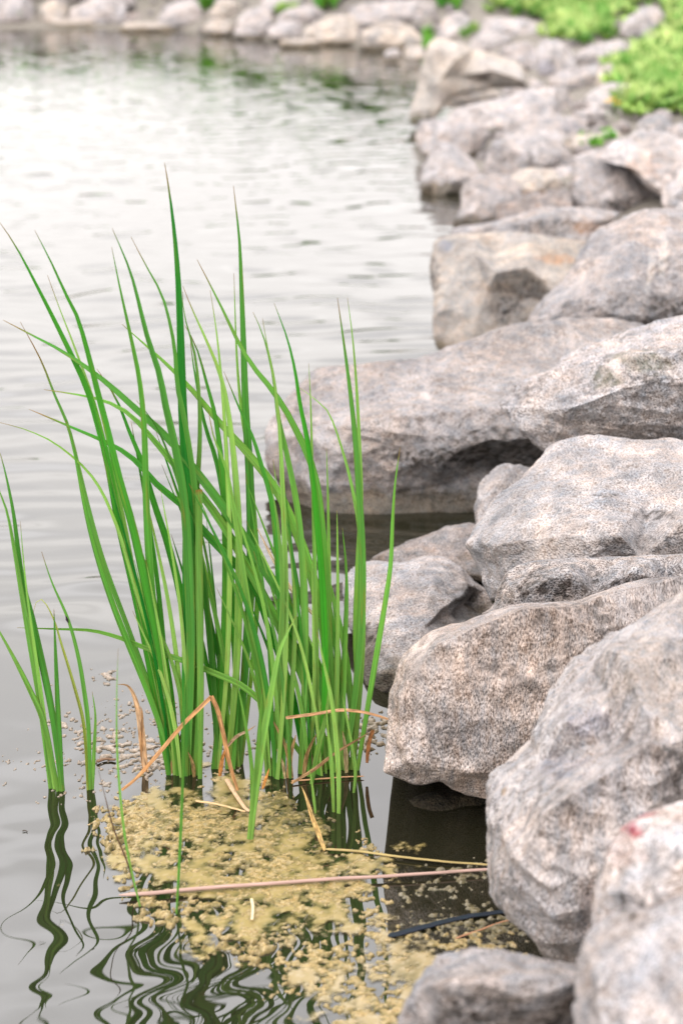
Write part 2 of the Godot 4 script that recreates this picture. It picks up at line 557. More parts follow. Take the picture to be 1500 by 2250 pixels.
# ---------------------------------------------------------------- water
func make_water() -> void:
	var rows := PackedFloat32Array()
	var y := 2900.0
	while y > 44.0:
		rows.append(y)
		y -= 8.0 if y > 2300.0 else (2.2 if y > 420.0 else 1.3)
	var colx := PackedFloat32Array()
	for t in [-14000, -8000, -5000, -3200, -2100, -1500, -1100, -800, -600, -450, -350, -270, -210, -170]: colx.append(t)
	var x := -140.0
	while x < 1230.0:
		colx.append(x); x += 5.5
	for t in [1260, 1300, 1350, 1420, 1520, 1700, 2000, 2600, 3600]: colx.append(t)
	# direction x, z, length, slope
	var swell := [[0.50, 0.87, 0.125, 0.034], [-0.66, 0.75, 0.082, 0.016], [0.90, 0.44, 0.16, 0.015], [0.30, 0.95, 0.068, 0.012], [0.15, 0.99, 0.22, 0.010], [-0.35, 0.94, 0.043, 0.006], [0.80, 0.60, 0.055, 0.006]]
	var ripple := [[0.10, 0.99, 0.115, 0.13], [0.22, 0.97, 0.17, 0.06], [-0.06, 1.0, 0.075, 0.035]]
	var chop := []
	var r := RandomNumberGenerator.new(); r.seed = 77
	for i in 9:
		var a := r.randf_range(-0.55, 0.55)
		chop.append([sin(a), cos(a), r.randf_range(0.05, 0.19), r.randf_range(0.012, 0.024)])
	var wn := FastNoiseLite.new(); wn.seed = 5; wn.frequency = 1.3; wn.fractal_octaves = 2
	var V := PackedVector3Array(); var N := PackedVector3Array()
	var nc := colx.size(); var nrw := rows.size()
	V.resize(nc * nrw); N.resize(nc * nrw)
	for j in nrw:
		var z := zw(rows[j])
		var p0 := at(750, rows[j], z)
		for i in nc:
			var wx := (colx[i] - 750.0) * z / F
			var wz := p0.z
			var warp := wn.get_noise_2d(wx, wz) * 3.2
			var warp2 := wn.get_noise_2d(wx * 2.3 + 40.0, wz * 2.3)
			var calm := 1.0 - 0.86 * smoothstep(-0.13, 0.06, wx) * smoothstep(3.2, 2.6, z)
			var sets := [[swell, (1.0 - smoothstep(2.7, 3.8, z)) * (0.18 + 0.82 * smoothstep(2.62, 2.25, z)) * calm], [ripple, smoothstep(2.5, 3.1, z) * (1.0 - smoothstep(4.2, 6.5, z) * 0.75) * (0.6 + 0.8 * warp2)], [chop, smoothstep(3.4, 6.5, z) * (0.75 + 0.7 * warp2)]]
			var h := 0.0; var sx := 0.0; var sz := 0.0
			for s in sets:
				var amp: float = s[1]
				if amp < 0.004: continue
				for q in s[0]:
					var kk: float = TAU / q[2]
					var ph: float = kk * (q[0] * wx + q[1] * wz) + warp * (1.0 + 0.12 / q[2])
					var sl: float = q[3] * amp
					h += sl / kk * sin(ph)
					var g := sl * cos(ph)
					sx += g * q[0]; sz += g * q[1]
			V[j * nc + i] = Vector3(wx, h, wz)
			N[j * nc + i] = Vector3(-sx, 1.0, -sz).normalized()
	var ix := PackedInt32Array()
	ix.resize((nc - 1) * (nrw - 1) * 6)
	var k := 0
	for j in nrw - 1:
		for i in nc - 1:
			var a := j * nc + i
			ix[k] = a; ix[k + 1] = a + nc; ix[k + 2] = a + 1; ix[k + 3] = a + 1; ix[k + 4] = a + nc; ix[k + 5] = a + nc + 1
			k += 6
	var w := put("water", grid_mesh(V, PackedColorArray(), ix, N), M.water)
	tag(w, "calm grey pond water mirroring the pale sky and the reeds", "water", "", "structure")

# ---------------------------------------------------------------- ground
func make_ground() -> void:
	var xs := PackedFloat32Array(); var zs := PackedFloat32Array()
	for i in 121:
		var t := (i - 60) / 60.0
		xs.append(signf(t) * (absf(t) * 4.0 + pow(absf(t), 4.0) * 90.0))
	for i in 150:
		var t := i / 149.0
		zs.append(3.0 - t * 22.0 - pow(t, 6.0) * 100.0)
	var V := PackedVector3Array(); var C := PackedColorArray(); var ix := PackedInt32Array()
	for z in zs:
		for x in xs:
			var n := nz.get_noise_3d(x * 3.0, 0.0, z * 3.0)
			var h := ground(x, z) + 0.03 * n
			V.append(Vector3(x, h, z))
			var c := Color(0.17, 0.155, 0.135).lerp(Color(0.10, 0.13, 0.05), clampf(0.4 + n, 0, 1) * smoothstep(0.25, 0.5, h))
			C.append(c)
	for j in zs.size() - 1:
		for i in xs.size() - 1:
			var a := j * xs.size() + i; var b := a + xs.size()
			ix.append_array(PackedInt32Array([a, b, a + 1, a + 1, b, b + 1]))
	tag(put("ground", grid_mesh(V, C, ix), M.soil), "brown soil of the bank and pond bed under the rocks", "ground", "", "structure")

# ---------------------------------------------------------------- floating weed
func inside(p: Vector2, poly: PackedVector2Array) -> float:
	var d := 1e9
	for i in poly.size():
		var q := Geometry2D.get_closest_point_to_segment(p, poly[i], poly[(i + 1) % poly.size()])
		d = minf(d, p.distance_to(q))
	return d if Geometry2D.is_point_in_polygon(p, poly) else -d

func flat_poly(a: Array) -> PackedVector2Array:
	var p := PackedVector2Array()
	for i in range(0, a.size(), 2): p.append(Vector2(a[i], a[i + 1]))
	return p

# weed: floating scum where the outline and the noise leave it; cover 0..1, soft = width of the ragged edge in picture pixels
func weed(called: String, label: String, outline: Array, cover: float, soft: float, cell: float, lumps: float, tones: Array, thick: float, fine: float) -> void:
	var poly := flat_poly(outline)
	var lo := Vector2(1e9, 1e9); var hi := -lo
	for p in poly:
		var q := on_water(p.x, p.y)
		lo = lo.min(Vector2(q.x, q.z)); hi = hi.max(Vector2(q.x, q.z))
	lo -= Vector2.ONE * 0.02; hi += Vector2.ONE * 0.02
	var nx := int((hi.x - lo.x) / cell) + 1; var ny := int((hi.y - lo.y) / cell) + 1
	var V := PackedVector3Array(); var C := PackedColorArray(); var ix := PackedInt32Array()
	V.resize(nx * ny); C.resize(nx * ny)
	for j in ny:
		var wz := lo.y + j * cell
		for i in nx:
			var wx := lo.x + i * cell
			var rel := Vector3(wx, 0, wz) - eye
			var zc := -rel.y * sp - rel.z * cp
			var yc := rel.y * cp - rel.z * sp
			var px := Vector2(750.0 + wx * F / zc, 1125.0 - yc * F / zc)
			var e := clampf(inside(px, poly) / soft, -1.5, 1.0)
			var h := -0.006
			if e > -1.4:
				var b1 := nz.get_noise_3d(wx * 8.0, 1.0, wz * 8.0)
				var b2 := nf.get_noise_3d(wx * lumps, 2.0, wz * lumps)
				var b3 := nf.get_noise_3d(wx * fine, 5.0, wz * fine)
				var b4 := nf.get_noise_3d(wx * 420.0, 7.0, wz * 420.0)
				var m := e * 0.75 + (cover - 0.5) * 1.6 + b1 * 1.1 + b2 * 1.5 + b3 * 0.7
				var pillow := sqrt(clampf(m, 0.0, 1.0)) * (0.6 + 0.7 * b2)
				h = clampf(m * 0.010, -0.006, 0.0016) + thick * maxf(pillow, 0.0) + (0.0004 * b4 + 0.12 * thick * b3) * clampf(m * 4.0, 0.0, 1.0)
				var c: Color = tones[1].lerp(tones[0], clampf(0.25 + m * 0.55 + b1 * 0.6 + b2 * 0.8, 0.0, 1.0))
				c = c.lerp(tones[2], clampf(b3 * 1.5 - 0.15 + b2 * 0.7 + b4 * 0.7, 0.0, 0.85))
				c = c.lerp(tones[1] * 0.8, clampf((-b3 * 0.8 - b2 - b4 * 0.5 - 0.02) * 2.4, 0.0, 0.85))
				c = c * (1.0 + 0.45 * b4)
				C[j * nx + i] = c
			V[j * nx + i] = Vector3(wx, h, wz)
	for j in ny - 1:
		for i in nx - 1:
			var a := j * nx + i; var b := a + nx
			if maxf(maxf(V[a].y, V[a + 1].y), maxf(V[b].y, V[b + 1].y)) > -0.0012:
				ix.append_array(PackedInt32Array([a, a + 1, b, a + 1, b + 1, b]))
	tag(put(called, grid_mesh(V, C, ix), M.algae), label, "pond weed", "", "stuff")

# half-sunk film: a thin skin on the water, thinner towards its ragged edges
func film(label: String, outline: Array, cover: float, soft: float, cell: float, tones: Array, most: float) -> void:
	var poly := flat_poly(outline)
	var lo := Vector2(1e9, 1e9); var hi := -lo
	for p in poly:
		var q := on_water(p.x, p.y)
		lo = lo.min(Vector2(q.x, q.z)); hi = hi.max(Vector2(q.x, q.z))
	lo -= Vector2.ONE * 0.05; hi += Vector2.ONE * 0.05
	var nx := int((hi.x - lo.x) / cell) + 1; var ny := int((hi.y - lo.y) / cell) + 1
	var V := PackedVector3Array(); var C := PackedColorArray(); var ix := PackedInt32Array()
	V.resize(nx * ny); C.resize(nx * ny)
	for j in ny:
		var wz := lo.y + j * cell
		for i in nx:
			var wx := lo.x + i * cell
			var rel := Vector3(wx, 0, wz) - eye
			var zc := -rel.y * sp - rel.z * cp
			var px := Vector2(750.0 + wx * F / zc, 1125.0 - (rel.y * cp - rel.z * sp) * F / zc)
			var e := clampf(inside(px, poly) / soft, -1.5, 1.0)
			var b1 := nz.get_noise_3d(wx * 10.0, 21.0, wz * 10.0)
			var b2 := nf.get_noise_3d(wx * 34.0, 12.0, wz * 34.0)
			var b3 := nf.get_noise_3d(wx * 120.0, 15.0, wz * 120.0)
			var m := e * 0.6 + (cover - 0.5) * 1.6 + b1 * 1.1 + b2 * 0.8 + b3 * 0.35
			var a := smoothstep(-0.05, 0.5, m) * most
			var c: Color = tones[1].lerp(tones[0], clampf(0.35 + b2 * 1.1 + b1 * 0.5 + m * 0.25, 0.0, 1.0))
			c = c.lerp(tones[2], clampf(b3 * 1.4 - 0.2 + b2 * 0.4, 0.0, 0.7))
			c.a = a
			V[j * nx + i] = Vector3(wx, 0.0016 + 0.0008 * b2, wz)
			C[j * nx + i] = c
	for j in ny - 1:
		for i in nx - 1:
			var a := j * nx + i; var b := a + nx
			if maxf(maxf(C[a].a, C[a + 1].a), maxf(C[b].a, C[b + 1].a)) > 0.01:
				ix.append_array(PackedInt32Array([a, a + 1, b, a + 1, b + 1, b]))
	tag(put("algae_film", grid_mesh(V, C, ix), M.film), label, "pond weed", "", "stuff")

# ---------------------------------------------------------------- bank plants
func sprig_mesh(seed_: int, leaves: int, len_: float, wid: float, spread: float) -> ArrayMesh:
	var r := RandomNumberGenerator.new(); r.seed = seed_
	var V := PackedVector3Array(); var C := PackedColorArray(); var ix := PackedInt32Array()
	for i in leaves:
		var a := r.randf() * TAU
		var out := Vector3(cos(a), 0, sin(a)); var side := Vector3(-sin(a), 0, cos(a))
		var l := len_ * r.randf_range(0.6, 1.1)
		var s := spread * r.randf_range(0.5, 1.1)
		var tone := r.randf_range(0.75, 1.2)
		var base := V.size()
		for k in 4:
			var t := k / 3.0
			var p := out * (s * t * t + 0.004) + Vector3.UP * (l * (t - 0.28 * s / len_ * t * t))
			var w: float = wid * [0.35, 1.0, 0.8, 0.02][k]
			V.append(p - side * w); V.append(p + side * w)
			C.append(Color(tone, tone, tone)); C.append(Color(tone, tone, tone))
		for k in 3:
			var b := base + k * 2
			ix.append_array(PackedInt32Array([b, b + 1, b + 2, b + 1, b + 3, b + 2]))
	return grid_mesh(V, C, ix)

func rubble_mesh() -> ArrayMesh:
	var made := rock_mesh([700, 1125, 715, 1095, 750, 1082, 790, 1095, 802, 1125, 785, 1150, 745, 1160, 712, 1148], 4.0, {"res": 14.0, "tone": 0, "seed": 77, "cuts": 9, "tilt": 0.2, "wet": -9.0, "cracks": 0.0})
	return made[0]

func scatter(parent: Node, called: String, mesh: Mesh, spots: Array, tones: Array, size: Vector2, base := Vector3.ZERO) -> MultiMeshInstance3D:
	var mm := MultiMesh.new()
	mm.transform_format = MultiMesh.TRANSFORM_3D
	mm.use_colors = true
	mm.mesh = mesh
	mm.instance_count = spots.size()
	for i in spots.size():
		var s := rng.randf_range(size.x, size.y)
		var b := Basis.from_euler(Vector3(rng.randf_range(-0.35, 0.35), rng.randf() * TAU, rng.randf_range(-0.35, 0.35))).scaled(Vector3(s, s, s))
		mm.set_instance_transform(i, Transform3D(b, spots[i] - base))
		var p: Vector3 = spots[i]
		var n := clampf(0.5 + 1.1 * nz.get_noise_3dv(p * 4.0) + rng.randf_range(-0.35, 0.35), 0.0, 1.0)
		mm.set_instance_color(i, tones[0].lerp(tones[1], n))
	var o := MultiMeshInstance3D.new()
	o.multimesh = mm
	o.material_override = M.grass
	o.name = numbered(called) if parent == self else called
	parent.add_child(o, parent != self)
	o.position = base
	return o

func grass(label: String, outline: Array, count: int, mesh: Mesh, size: Vector2, tones: Array) -> void:
	var poly := flat_poly(outline)
	var lo := poly[0]; var hi := poly[0]
	for p in poly:
		lo = lo.min(p); hi = hi.max(p)
	var spots := []
	var tries := 0
	while spots.size() < count and tries < count * 12:
		tries += 1
		var p := Vector2(rng.randf_range(lo.x, hi.x), rng.randf_range(lo.y, hi.y))
		if inside(p, poly) < 30.0 * nz.get_noise_2d(p.x * 0.03, p.y * 0.05): continue
		var g := ground_hit(p.x, p.y)
		g.y = maxf(g.y - 0.01, 0.0) + 0.03
		spots.append(g)
	if spots.size():
		var o := scatter(self, "grass", mesh, spots, tones, size)
		tag(o, label, "grass", "", "stuff")

func make_camera_and_light() -> void:
	var cam := Camera3D.new()
	cam.name = "camera"
	cam.position = eye
	cam.rotation_degrees = Vector3(-PITCH, 0, 0)
	cam.fov = 31.0
	cam.near = 0.05
	cam.far = 400.0
	var lens := CameraAttributesPhysical.new()
	lens.frustum_focal_length = 12.0 / tan(deg_to_rad(15.5))
	lens.frustum_near = 0.05
	lens.frustum_far = 400.0
	lens.frustum_focus_distance = 2.45
	lens.exposure_aperture = 3.3
	cam.attributes = lens
	cam.fov = 31.0
	add_child(cam)
	var env := Environment.new()
	env.background_mode = Environment.BG_SKY
	env.tonemap_mode = Environment.TONE_MAPPER_LINEAR
	env.tonemap_exposure = 2.08
	env.sdfgi_enabled = true
	env.ssao_enabled = true
	env.ssil_enabled = true
	# an even, bright overcast: warm white low down, cooler and brighter overhead, the sun behind cloud ahead
	var w := 384; var h := 192
	var im := Image.create_empty(w, h, false, Image.FORMAT_RGBF)
	var cl := FastNoiseLite.new(); cl.seed = 9; cl.frequency = 1.1; cl.fractal_octaves = 4
	var sun_dir := Vector3(-0.16, 0.67, -0.72).normalized()
	for j in h:
		var el := (0.5 - (j + 0.5) / h) * PI
		for i in w:
			var az := (i + 0.5) / w * TAU
			var d := Vector3(sin(az) * cos(el), sin(el), -cos(az) * cos(el))
			var s := clampf(sin(el), 0.0, 1.0)
			var c := Color(0.62, 0.59, 0.575).lerp(Color(0.89, 0.86, 0.84), smoothstep(0.0, 0.26, s)).lerp(Color(1.12, 1.10, 1.125), smoothstep(0.24, 0.52, s)).lerp(Color(1.62, 1.59, 1.58), smoothstep(0.55, 1.0, s))
			var n := cl.get_noise_3d(d.x, d.y * 4.5, d.z)
			var k := 1.0 + 0.55 * n
			var glow := pow(maxf(0.0, d.dot(sun_dir)), 6.0)
			c = c * k + Color(0.80, 0.775, 0.78) * glow
			if el < 0.0: c = Color(0.5, 0.48, 0.44)
			im.set_pixel(i, j, c)
	var sky := Sky.new()
	var pano := PanoramaSkyMaterial.new()
	pano.panorama = ImageTexture.create_from_image(im)
	sky.sky_material = pano
	env.sky = sky
	var we := WorldEnvironment.new()
	we.name = "environment"
	we.environment = env
	add_child(we)
	var sun := DirectionalLight3D.new()
	sun.name = "sun"
	sun.light_energy = 0.42
	sun.light_color = Color(1.0, 0.97, 0.945)
	sun.light_angular_distance = 45.0
	sun.shadow_enabled = true
	sun.basis = Basis.looking_at(-Vector3(-0.42, 0.70, 0.58), Vector3.UP)
	add_child(sun)

func _ready() -> void:
	make_camera_and_light()
	nz.seed = 3; nz.noise_type = FastNoiseLite.TYPE_SIMPLEX_SMOOTH; nz.frequency = 1.0; nz.fractal_octaves = 3
	nf.seed = 8; nf.noise_type = FastNoiseLite.TYPE_SIMPLEX_SMOOTH; nf.frequency = 1.0; nf.fractal_octaves = 2
	nr.seed = 21; nr.noise_type = FastNoiseLite.TYPE_SIMPLEX_SMOOTH; nr.frequency = 1.0; nr.fractal_type = FastNoiseLite.FRACTAL_RIDGED; nr.fractal_octaves = 3
	rng.seed = 20240
	for p in [[1350, 2700], [1215, 2110], [1085, 1800], [880, 1600], [815, 1480], [690, 1130], [965, 770], [1005, 500], [935, 425], [907, 270], [940, 140], [850, 108], [560, 92], [300, 62], [0, 54], [-600, 50]]:
		var q := on_water(p[0], p[1])
		shore.append(Vector2(-q.z, q.x))
	shore.append(Vector2(18.5, -40.0))
	make_materials()
	make_ground()
	make_water()
	near_rocks()
	far_rocks()
	bank_plants()
	pond_weed()
	reeds()
	litter()

func near_rocks() -> void:
	var g := ""
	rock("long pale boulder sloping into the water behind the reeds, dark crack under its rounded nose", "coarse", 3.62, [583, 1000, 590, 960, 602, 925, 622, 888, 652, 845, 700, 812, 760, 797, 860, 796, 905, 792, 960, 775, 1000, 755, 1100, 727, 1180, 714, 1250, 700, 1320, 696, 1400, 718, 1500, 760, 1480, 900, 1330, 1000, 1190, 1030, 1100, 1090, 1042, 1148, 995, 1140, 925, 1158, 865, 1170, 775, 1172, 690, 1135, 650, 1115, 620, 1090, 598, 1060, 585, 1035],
		{"c": [960, 950], "cracks": 0.2, "tilt": 0.75, "bulge": 0.045, "sq": 5.0, "res": 4.4, "cuts": 6, "tone": 0, "dark": 0.35, "seed": 4,
		"ctrl": [640, 980, 0.06, 720, 960, 0.14, 800, 945, 0.19, 880, 945, 0.23, 960, 955, 0.25, 1080, 930, 0.25, 1180, 930, 0.2, 1300, 880, 0.12, 700, 880, 0.05, 860, 870, 0.10, 1050, 840, 0.09, 1200, 800, 0.05, 720, 1080, 0.02, 850, 1085, 0.03, 960, 1070, 0.03, 1060, 1020, 0.04],
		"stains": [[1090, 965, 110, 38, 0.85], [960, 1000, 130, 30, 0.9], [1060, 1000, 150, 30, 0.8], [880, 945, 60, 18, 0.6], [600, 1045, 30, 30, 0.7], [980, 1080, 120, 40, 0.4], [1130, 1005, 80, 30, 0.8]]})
	rock("grey pointed boulder wedged above the long sloping boulder, tip poking out over it", "coarse", 3.2, [1103, 885, 1115, 862, 1150, 836, 1215, 810, 1232, 788, 1275, 765, 1325, 754, 1352, 739, 1400, 725, 1450, 709, 1500, 695, 1640, 690, 1640, 990, 1500, 985, 1300, 985, 1215, 1010, 1198, 998, 1175, 975, 1130, 930, 1110, 902],
		{"c": [1400, 860], "gain": 1.4, "tilt": 0.3, "bulge": 0.04, "sq": 5.0, "res": 4.4, "cuts": 6, "tone": 1, "dark": 0.6, "seed": 9,
		"ctrl": [1150, 872, 0.05, 1220, 860, 0.12, 1300, 835, 0.16, 1400, 800, 0.17, 1540, 780, 0.17, 1300, 790, 0.06, 1450, 740, 0.04, 1240, 930, 0.05, 1330, 930, 0.07, 1480, 930, 0.08],
		"stains": [[1380, 830, 130, 28, 0.5], [1240, 865, 60, 22, 0.45], [1460, 870, 90, 45, 0.35], [1410, 790, 70, 14, 0.6, Color(0.13, 0.14, 0.09)], [1330, 815, 40, 12, 0.6, Color(0.15, 0.15, 0.10)], [1445, 815, 40, 10, 0.5, Color(0.12, 0.12, 0.09)]]})
	rock("small round stone tucked in the gap under the pointed boulder", "pale", 3.2, [1042, 1160, 1045, 1130, 1048, 1090, 1056, 1058, 1078, 1032, 1115, 1018, 1145, 1022, 1168, 1034, 1230, 1060, 1230, 1180, 1100, 1200],
		{"tilt": 0.3, "res": 4.0, "cuts": 2, "tone": 0, "dark": 0.3, "seed": 12})
	rock("big whitish domed boulder with dark flecks above the stepped boulder", "pale", 2.84, [1029, 1200, 1030, 1185, 1037, 1163, 1070, 1120, 1130, 1064, 1180, 1015, 1205, 990, 1216, 975, 1250, 969, 1300, 965, 1400, 964, 1500, 967, 1640, 990, 1640, 1330, 1400, 1360, 1200, 1350, 1085, 1320, 1070, 1295, 1055, 1258],
		{"c": [1330, 1150], "cracks": 0.35, "tilt": 0.55, "bulge": 0.045, "sq": 5.0, "res": 4.2, "cuts": 3, "tone": 0, "dark": 0.28, "seed": 15, "rough": 0.8,
		"ctrl": [1080, 1195, 0.07, 1150, 1190, 0.15, 1250, 1180, 0.21, 1350, 1165, 0.22, 1480, 1150, 0.21, 1130, 1110, 0.06, 1250, 1040, 0.06, 1380, 1030, 0.07, 1500, 1030, 0.07, 1330, 1105, 0.15, 1420, 1100, 0.12, 1400, 1220, 0.17, 1500, 1210, 0.17, 1200, 1270, 0.12],
		"stains": [[1450, 1135, 70, 10, 0.75], [1330, 1092, 30, 6, 0.8], [1420, 1190, 110, 22, 0.45], [1300, 1160, 40, 14, 0.3]]})
	rock("flat grey wedge of stone lying between the domed boulder and the waterside rock", "pale", 3.12, [805, 1236, 830, 1218, 870, 1200, 940, 1174, 1000, 1156, 1036, 1150, 1090, 1170, 1100, 1290, 1010, 1270, 925, 1262, 850, 1260],
		{"tilt": 1.3, "bulge": 0.04, "back": 0.08, "res": 4.0, "cuts": 2, "tone": 3, "dark": 0.4, "seed": 18})
	rock("smooth light waterside rock with a broken dark notch in its top", "pale", 2.86, [755, 1290, 762, 1272, 780, 1250, 810, 1236, 860, 1238, 885, 1236, 925, 1226, 970, 1220, 990, 1226, 1012, 1245, 1042, 1278, 1085, 1315, 1110, 1400, 1000, 1480, 900, 1560, 862, 1570, 835, 1563, 818, 1552, 815, 1525, 797, 1478, 786, 1440, 780, 1415, 764, 1345],
		{"c": [920, 1370], "tilt": 1.5, "bulge": 0.03, "back": 0.06, "sq": 4.0, "res": 4.0, "cuts": 3, "tone": 1, "dark": 0.35, "seed": 22,
		"ctrl": [800, 1330, 0.03, 870, 1320, 0.06, 950, 1290, 0.06, 1000, 1262, 0.03, 1022, 1290, 0.035, 1010, 1312, 0.04, 1028, 1316, -0.03, 1050, 1345, -0.04, 990, 1347, -0.02, 975, 1332, 0.06, 870, 1400, 0.08, 840, 1460, 0.06, 930, 1380, 0.07, 835, 1530, 0.02],
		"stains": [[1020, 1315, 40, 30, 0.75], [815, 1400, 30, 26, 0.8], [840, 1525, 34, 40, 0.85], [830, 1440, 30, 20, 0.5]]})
	# one boulder with a step in it: the slab below and the ledge above
	var made := rock_mesh([842, 1697, 848, 1650, 857, 1590, 862, 1520, 872, 1470, 905, 1420, 950, 1386, 985, 1372, 1050, 1358, 1090, 1338, 1140, 1329, 1270, 1320, 1345, 1296, 1400, 1281, 1480, 1272, 1640, 1262, 1640, 1640, 1400, 1740, 1160, 1775, 1075, 1752, 1040, 1745, 1015, 1736, 970, 1714, 930, 1723, 900, 1722, 868, 1710], 2.29,
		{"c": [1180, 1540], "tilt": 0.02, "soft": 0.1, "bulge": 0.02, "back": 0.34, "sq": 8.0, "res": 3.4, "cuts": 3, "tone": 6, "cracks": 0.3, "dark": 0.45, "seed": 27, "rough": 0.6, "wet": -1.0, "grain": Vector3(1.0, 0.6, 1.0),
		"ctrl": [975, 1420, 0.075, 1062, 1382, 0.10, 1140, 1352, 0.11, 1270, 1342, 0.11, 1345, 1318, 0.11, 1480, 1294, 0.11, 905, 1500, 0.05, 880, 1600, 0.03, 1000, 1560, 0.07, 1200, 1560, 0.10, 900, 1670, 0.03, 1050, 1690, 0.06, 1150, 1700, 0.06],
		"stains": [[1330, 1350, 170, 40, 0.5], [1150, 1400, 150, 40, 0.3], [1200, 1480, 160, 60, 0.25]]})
	var t := thing("boulder", made[1], "broad brown grey boulder with a stepped ledge overhanging the water by the reeds", "boulder", g)
	put("slab", made[0], M.streaked, t)
	made = rock_mesh([1050, 1352, 1085, 1332, 1093, 1292, 1110, 1262, 1135, 1244, 1175, 1232, 1250, 1227, 1400, 1222, 1640, 1212, 1640, 1340, 1400, 1380, 1250, 1390, 1100, 1390], 2.48,
		{"tilt": 0.25, "bulge": 0.06, "sq": 3.5, "res": 3.6, "cuts": 2, "tone": 0, "dark": 0.5, "seed": 29, "rough": 0.7,
		"ctrl": [1140, 1258, 0.035, 1250, 1250, 0.045, 1400, 1250, 0.05, 1520, 1240, 0.05, 1140, 1310, 0.03, 1300, 1310, 0.03],
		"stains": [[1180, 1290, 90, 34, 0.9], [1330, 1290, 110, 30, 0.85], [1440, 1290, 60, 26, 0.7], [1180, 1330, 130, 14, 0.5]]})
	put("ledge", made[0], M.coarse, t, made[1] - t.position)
	# stones in the dark under it
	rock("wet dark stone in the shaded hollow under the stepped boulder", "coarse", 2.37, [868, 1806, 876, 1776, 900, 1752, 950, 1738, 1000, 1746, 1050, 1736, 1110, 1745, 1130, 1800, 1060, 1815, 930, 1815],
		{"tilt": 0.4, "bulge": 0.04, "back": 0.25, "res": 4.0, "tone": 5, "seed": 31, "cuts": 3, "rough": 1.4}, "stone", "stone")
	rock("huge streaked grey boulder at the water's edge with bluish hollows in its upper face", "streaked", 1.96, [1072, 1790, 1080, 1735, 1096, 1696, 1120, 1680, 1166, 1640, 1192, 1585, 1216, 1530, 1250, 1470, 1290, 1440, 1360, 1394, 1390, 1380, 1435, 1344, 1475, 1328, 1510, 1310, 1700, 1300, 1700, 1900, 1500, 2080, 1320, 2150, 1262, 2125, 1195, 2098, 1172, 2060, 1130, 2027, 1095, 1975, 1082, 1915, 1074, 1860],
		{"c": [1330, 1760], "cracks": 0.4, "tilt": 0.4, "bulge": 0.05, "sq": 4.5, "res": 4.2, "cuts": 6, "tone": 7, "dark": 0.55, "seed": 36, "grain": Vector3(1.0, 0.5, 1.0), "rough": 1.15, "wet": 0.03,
		"ctrl": [1150, 1740, 0.05, 1200, 1680, 0.05, 1250, 1600, 0.12, 1330, 1640, 0.11, 1345, 1560, 0.12, 1300, 1490, 0.08, 1340, 1450, 0.12, 1400, 1430, 0.10, 1480, 1400, 0.12, 1420, 1520, 0.20, 1150, 1860, 0.09, 1230, 1800, 0.16, 1320, 1760, 0.20, 1440, 1640, 0.20, 1230, 1990, 0.09, 1330, 1930, 0.14, 1560, 1560, 0.22],
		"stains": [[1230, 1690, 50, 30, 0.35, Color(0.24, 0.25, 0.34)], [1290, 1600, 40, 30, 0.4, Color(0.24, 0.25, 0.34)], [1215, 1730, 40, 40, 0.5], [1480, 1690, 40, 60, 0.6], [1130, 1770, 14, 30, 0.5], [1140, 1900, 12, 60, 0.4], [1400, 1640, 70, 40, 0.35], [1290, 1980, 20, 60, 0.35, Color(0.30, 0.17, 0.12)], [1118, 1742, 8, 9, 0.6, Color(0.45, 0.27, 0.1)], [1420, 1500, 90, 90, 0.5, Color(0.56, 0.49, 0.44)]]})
	rock("rock with a red stain along its top edge", "bedded", 1.58, [1300, 2040, 1304, 1985, 1314, 1930, 1326, 1882, 1342, 1848, 1376, 1810, 1434, 1781, 1505, 1765, 1700, 1740, 1700, 2100, 1500, 2160, 1360, 2120],
		{"tilt": 0.4, "bulge": 0.08, "res": 5.0, "cuts": 6, "tone": 7, "dark": 0.6, "seed": 41,
		"ctrl": [1380, 1860, 0.04, 1460, 1850, 0.05, 1360, 1960, 0.02, 1450, 1980, 0.05],
		"stains": [[1385, 1820, 22, 16, 1.0, Color(0.34, 0.07, 0.09)], [1425, 1797, 26, 9, 1.0, Color(0.34, 0.08, 0.10)], [1355, 1850, 40, 40, 0.5, Color(0.5, 0.32, 0.25)], [1480, 1800, 60, 25, 0.5, Color(0.52, 0.36, 0.28)], [1390, 2000, 40, 50, 0.8]]})
	rock("pale rounded rock filling the bottom corner beneath the red-stained rock", "pale", 1.46, [1258, 2400, 1262, 2250, 1266, 2175, 1272, 2105, 1292, 2060, 1330, 2020, 1380, 1995, 1440, 1990, 1510, 1960, 1700, 1930, 1700, 2460, 1400, 2480],
		{"tilt": 0.4, "bulge": 0.08, "res": 5.5, "cuts": 6, "tone": 0, "dark": 0.4, "seed": 44,
		"ctrl": [1340, 2090, 0.04, 1450, 2060, 0.04, 1330, 2200, 0.03, 1440, 2180, 0.06],
		"stains": [[1390, 2020, 40, 22, 0.7], [1320, 2190, 25, 40, 0.5], [1450, 2130, 30, 50, 0.35]]})
	rock("low block with a pale flat top and dark broken front, lowest beside the weed", "coarse", 1.62, [858, 2420, 870, 2290, 888, 2215, 928, 2150, 972, 2096, 1022, 2088, 1100, 2094, 1200, 2112, 1280, 2128, 1330, 2160, 1330, 2460, 1000, 2480],
		{"c": [1090, 2250], "tilt": 0.5, "bulge": 0.05, "sq": 4.0, "res": 5.0, "cuts": 1, "tone": 0, "dark": 0.5, "seed": 47, "wet": -1.0,
		"ctrl": [950, 2170, 0.06, 1050, 2165, 0.09, 1150, 2165, 0.10, 1250, 2165, 0.08, 1000, 2115, 0.0, 1150, 2120, 0.0, 1000, 2290, 0.02, 1150, 2290, 0.02, 1250, 2290, 0.0],
		"stains": [[1080, 2215, 90, 36, 0.65], [1230, 2220, 60, 50, 0.9], [1000, 2240, 50, 40, 0.5], [1150, 2250, 90, 40, 0.6]]})
